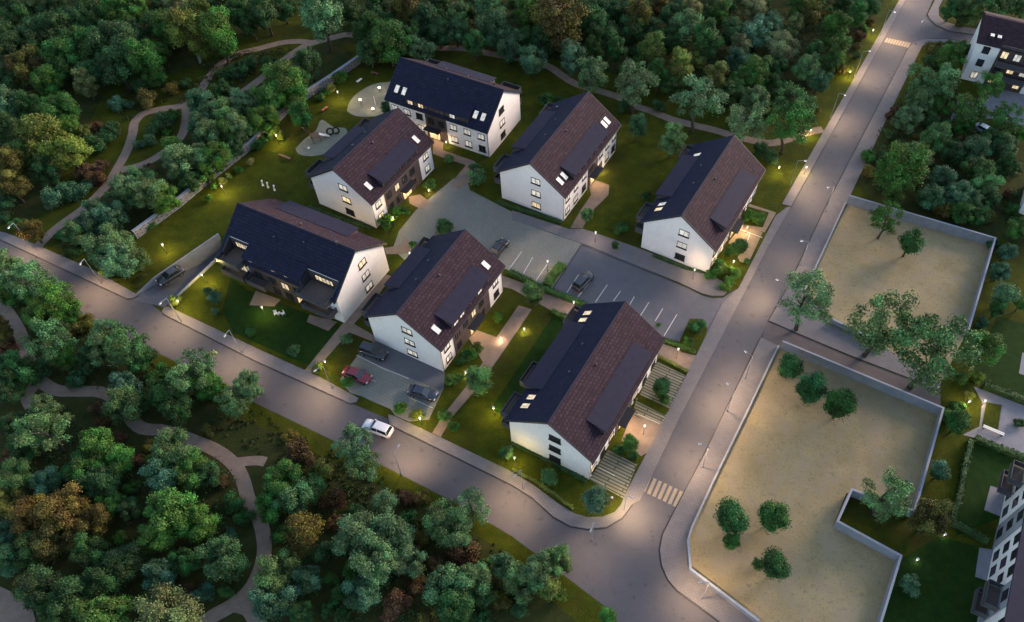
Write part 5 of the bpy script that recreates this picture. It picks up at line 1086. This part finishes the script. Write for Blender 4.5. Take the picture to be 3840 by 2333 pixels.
for b, lb, pw in (((543, 470), 'low garden lamp on the lawn beside the stone wall', 130), ((403, 610), 'low garden lamp on the grass above the driveway wall', 100), ((497, 682), 'low garden lamp on the lawn below the driveway parapet', 130), ((672, 348), 'low garden lamp in front of the climbing bush on the stone wall', 90),
               ((818, 243), 'curved lamp near the end of the stone wall', 90), ((440, 745), 'low garden lamp by the yellow bush at the driveway corner', 70), ((990, 630), 'low lamp in the grass behind the central house', 60), ((950, 545), 'low lamp in the grass below the sand play house', 60),
               ((640, 760), 'low lamp at the pavement edge of the balcony house lawn', 60), ((1240, 1120), 'low lamp in the grass below the large house gable', 60), ((1190, 1000), 'low lamp in the lawn left of the large house', 80), ((1470, 1215), 'low lamp in the grass corner by the lower crosswalk', 50),
               ((2318, 985), 'low lamp in the bush beyond the lane end', 70), ((790, 890), 'low lamp by the lit bush at the small car park', 60), ((1015, 1025), 'low lamp in the planting below the small car park', 60), ((1760, 650), 'low lamp in the planting beside the car park house', 80)):
    post_lamp(b, lb, 2.0, pw * 2.6, GL, OL)
for b, lb, pw in (((1935, 420), 'path light on the grassy road verge above the forecourt', 70), ((1945, 330), 'path light on the road verge beside the gravel path end', 90), ((2040, 190), 'path light among the yellow grass of the road verge', 90), ((2095, 90), 'path light in the upper road verge', 60), ((1870, 420), 'path light on the lawn beside the road bend', 70)):
    post_lamp(b, lb, 1.6, pw * 2.4, 'path lights on the road verge', OL)
for b, lb in (((2203, 1351), 'small white garden light on the dark lawn right of the lower lot'), ((2269, 1291), 'small white garden light under the dark hedge')): post_lamp(b, lb, .5, 8, 'small white garden lights', (1, .95, .9))
post_lamp((2362, 975), 'lamp at the corner of the grey court', 1.0, 60)

# ================================================================ PLAY AREA AND GARDEN FURNITURE
def log_bench(a, b, label, m='redwood', c='c2'):
    p, q = G(*cv(c, *a)), G(*cv(c, *b)); d = q - p; L = max(d.length, 1.4); root = empty('bench', ((p.x + q.x) / 2, (p.y + q.y) / 2, 0), math.atan2(d.y, d.x), label, 'bench', 'wooden benches on the play lawn')
    s = MB().box(-L / 2, L / 2, -.22, .22, .38, .48); s.build('seat', MT[m], root)
    for x in (-L / 2 + .2, L / 2 - .2): MB().box(x - .06, x + .06, -.18, .18, 0, .378).build('leg', MT['metal'], root)
log_bench((168, 1122), (252, 1155), 'long wooden bench on the open play lawn', 'wood'); log_bench((340, 935), (382, 905), 'red wooden bench beside the lower sand pit'); log_bench((478, 808), (518, 780), 'red wooden bench between the stone wall and the sand pits')
log_bench((728, 602), (762, 578), 'pale bench at the top of the play lawn', 'white'); log_bench((830, 528), (882, 545), 'wooden bench at the edge of the wood behind the play lawn', 'wood')
def play_tower():
    p = G(*cv('c2', 435, 1010)); root = empty('climbing_frame', (p.x, p.y, 0), .5, 'brown wooden climbing frame in the lower sand pit', 'climbing frame')
    m = MB().box(-.8, .8, -.8, .8, 1.2, 1.3); m.build('platform', MT['wood'], root)
    for x in (-.75, .75):
        for y in (-.75, .75): MB().box(x - .06, x + .06, y - .06, y + .06, 0, 2.0 if x < 0 else 1.198).build('post', MT['wood'], root)
    m = MB(); m.add([(.82, -.35, 1.22), (2.6, -.35, .15), (2.6, .35, .15), (.82, .35, 1.22), (.82, -.35, 1.28), (2.6, -.35, .21), (2.6, .35, .21), (.82, .35, 1.28)], [(3, 2, 1, 0), (4, 5, 6, 7), (0, 1, 5, 4), (1, 2, 6, 5), (2, 3, 7, 6), (3, 0, 4, 7)]); m.build('slide', MT['white'], root)
play_tower()
def torus(m, c, R, r, n=18, k=8, tilt=0):
    vs = []
    for i in range(n):
        a = 2 * PI * i / n
        for j in range(k):
            b = 2 * PI * j / k; x, y, z = (R + r * math.cos(b)) * math.cos(a), (R + r * math.cos(b)) * math.sin(a), r * math.sin(b)
            y, z = y * math.cos(tilt) - z * math.sin(tilt), y * math.sin(tilt) + z * math.cos(tilt); vs.append((c[0] + x, c[1] + y, c[2] + z))
    m.add(vs, [(i * k + j, ((i + 1) % n) * k + j, ((i + 1) % n) * k + (j + 1) % k, i * k + (j + 1) % k) for i in range(n) for j in range(k)])
p = G(*cv('c2', 560, 965)); root = empty('tyre_swing', (p.x, p.y, 0), .3, 'black tyre climbing ring in the lower sand pit', 'play ring')
for x in (-.55, .55):
    m = MB(); torus(m, (x, 0, .75), .6, .16, tilt=1.3); m.build('tyre', MT['black'], root, smooth=True)
p = G(*cv('c2', 382, 1075)); m = MB(); m.ball((p.x, p.y, .3), .28); tag(m.build('play_ball', MT['white'], smooth=True), 'white ball lying at the tip of the lower sand pit', 'ball')
def spring_toy(c, x, y, label, h=.9, lamp=True):
    p = G(*cv(c, x, y)); root = empty('toadstool_lamp', (p.x, p.y, 0), 0, label, 'play lamp', 'lit toadstool lamps on the upper sand pit')
    m = MB(); m.tube((0, 0, 0), (0, 0, h), .09, .07, 8); m.build('stem', MT['wood'], root); m = MB(); m.ball((0, 0, h + .1), .26, sz=.7); m.build('lamp_glass', MT['bulb'], root)
    lightobj(root, (0, 0, h + .5), 28, size=.2)
spring_toy('c2', 760, 765, 'tall lit toadstool lamp on the upper sand pit', 1.5); spring_toy('c2', 845, 800, 'low lit toadstool lamp on the upper sand pit', .5)
spring_toy('c2', 893, 660, 'slim lit lamp at the back of the upper sand pit', .9)
p = G(*cv('c2', 855, 735)); root = empty('play_arch', (p.x, p.y, 0), 1.9, 'pale yellow curved play arch on the upper sand pit', 'play arch')
m = MB(); pts = [Vector((math.cos(t) * .9, 0, math.sin(t) * 1.2)) for t in np.linspace(0, PI, 9)]
for a, b in zip(pts, pts[1:]): m.tube(a, b, .07, n=6)
m.build('hoop', MT['paint'], root)
for (x, y, lb) in ((50, 1335, 'left small white garden figure on the play lawn'), (88, 1350, 'middle small white garden figure on the play lawn'), (135, 1370, 'right small white garden figure on the play lawn')):
    p = G(*cv('c2', x, y)); m = MB(); m.tube((0, 0, 0), (0, 0, .5), .22, .1, 8); m.tube((0, 0, .5), (.1, 0, 1.0), .1, .14, 8); m.ball((.12, 0, 1.15), .17); o = m.build('garden_figure', MT['white']); o.location = (p.x, p.y, 0); tag(o, lb, 'garden figure', 'white garden figures on the play lawn')
def chair(c, x, y, rz, label):
    p = G(*cv(c, x, y)); root = empty('garden_chair', (p.x, p.y, 0), rz, label, 'chair', 'white garden chairs on the balcony house lawn')
    MB().box(-.25, .25, -.25, .25, .4, .45).build('seat', MT['white'], root); MB().box(-.25, .25, .22, .27, .452, .95).build('backrest', MT['white'], root)
    for a in (-.22, .2):
        for b in (-.22, .2): MB().box(a, a + .04, b, b + .04, 0, .398).build('leg', MT['white'], root)
chair('c6', 145, 770, .4, 'left white garden chair on the dark lawn below the balconies'); chair('c6', 170, 768, 2.4, 'middle white garden chair on the dark lawn below the balconies'); chair('c6', 198, 770, -.8, 'right white garden chair on the dark lawn below the balconies')
p, q = G(*cv('r6', 1540, 95)), G(*cv('r6', 1690, 158)); d = q - p; root = empty('bench', ((p.x + q.x) / 2, (p.y + q.y) / 2, .02), math.atan2(d.y, d.x), 'long white slatted bench at the edge of the grey court', 'bench')
for i, y in enumerate((-.25, .05)): MB().box(-d.length / 2, d.length / 2, y, y + .2, .42, .48).build('slat', MT['white'], root)
for x in (-d.length / 2 + .2, d.length / 2 - .2): MB().box(x - .05, x + .05, -.22, .22, 0, .418).build('leg', MT['metal'], root)
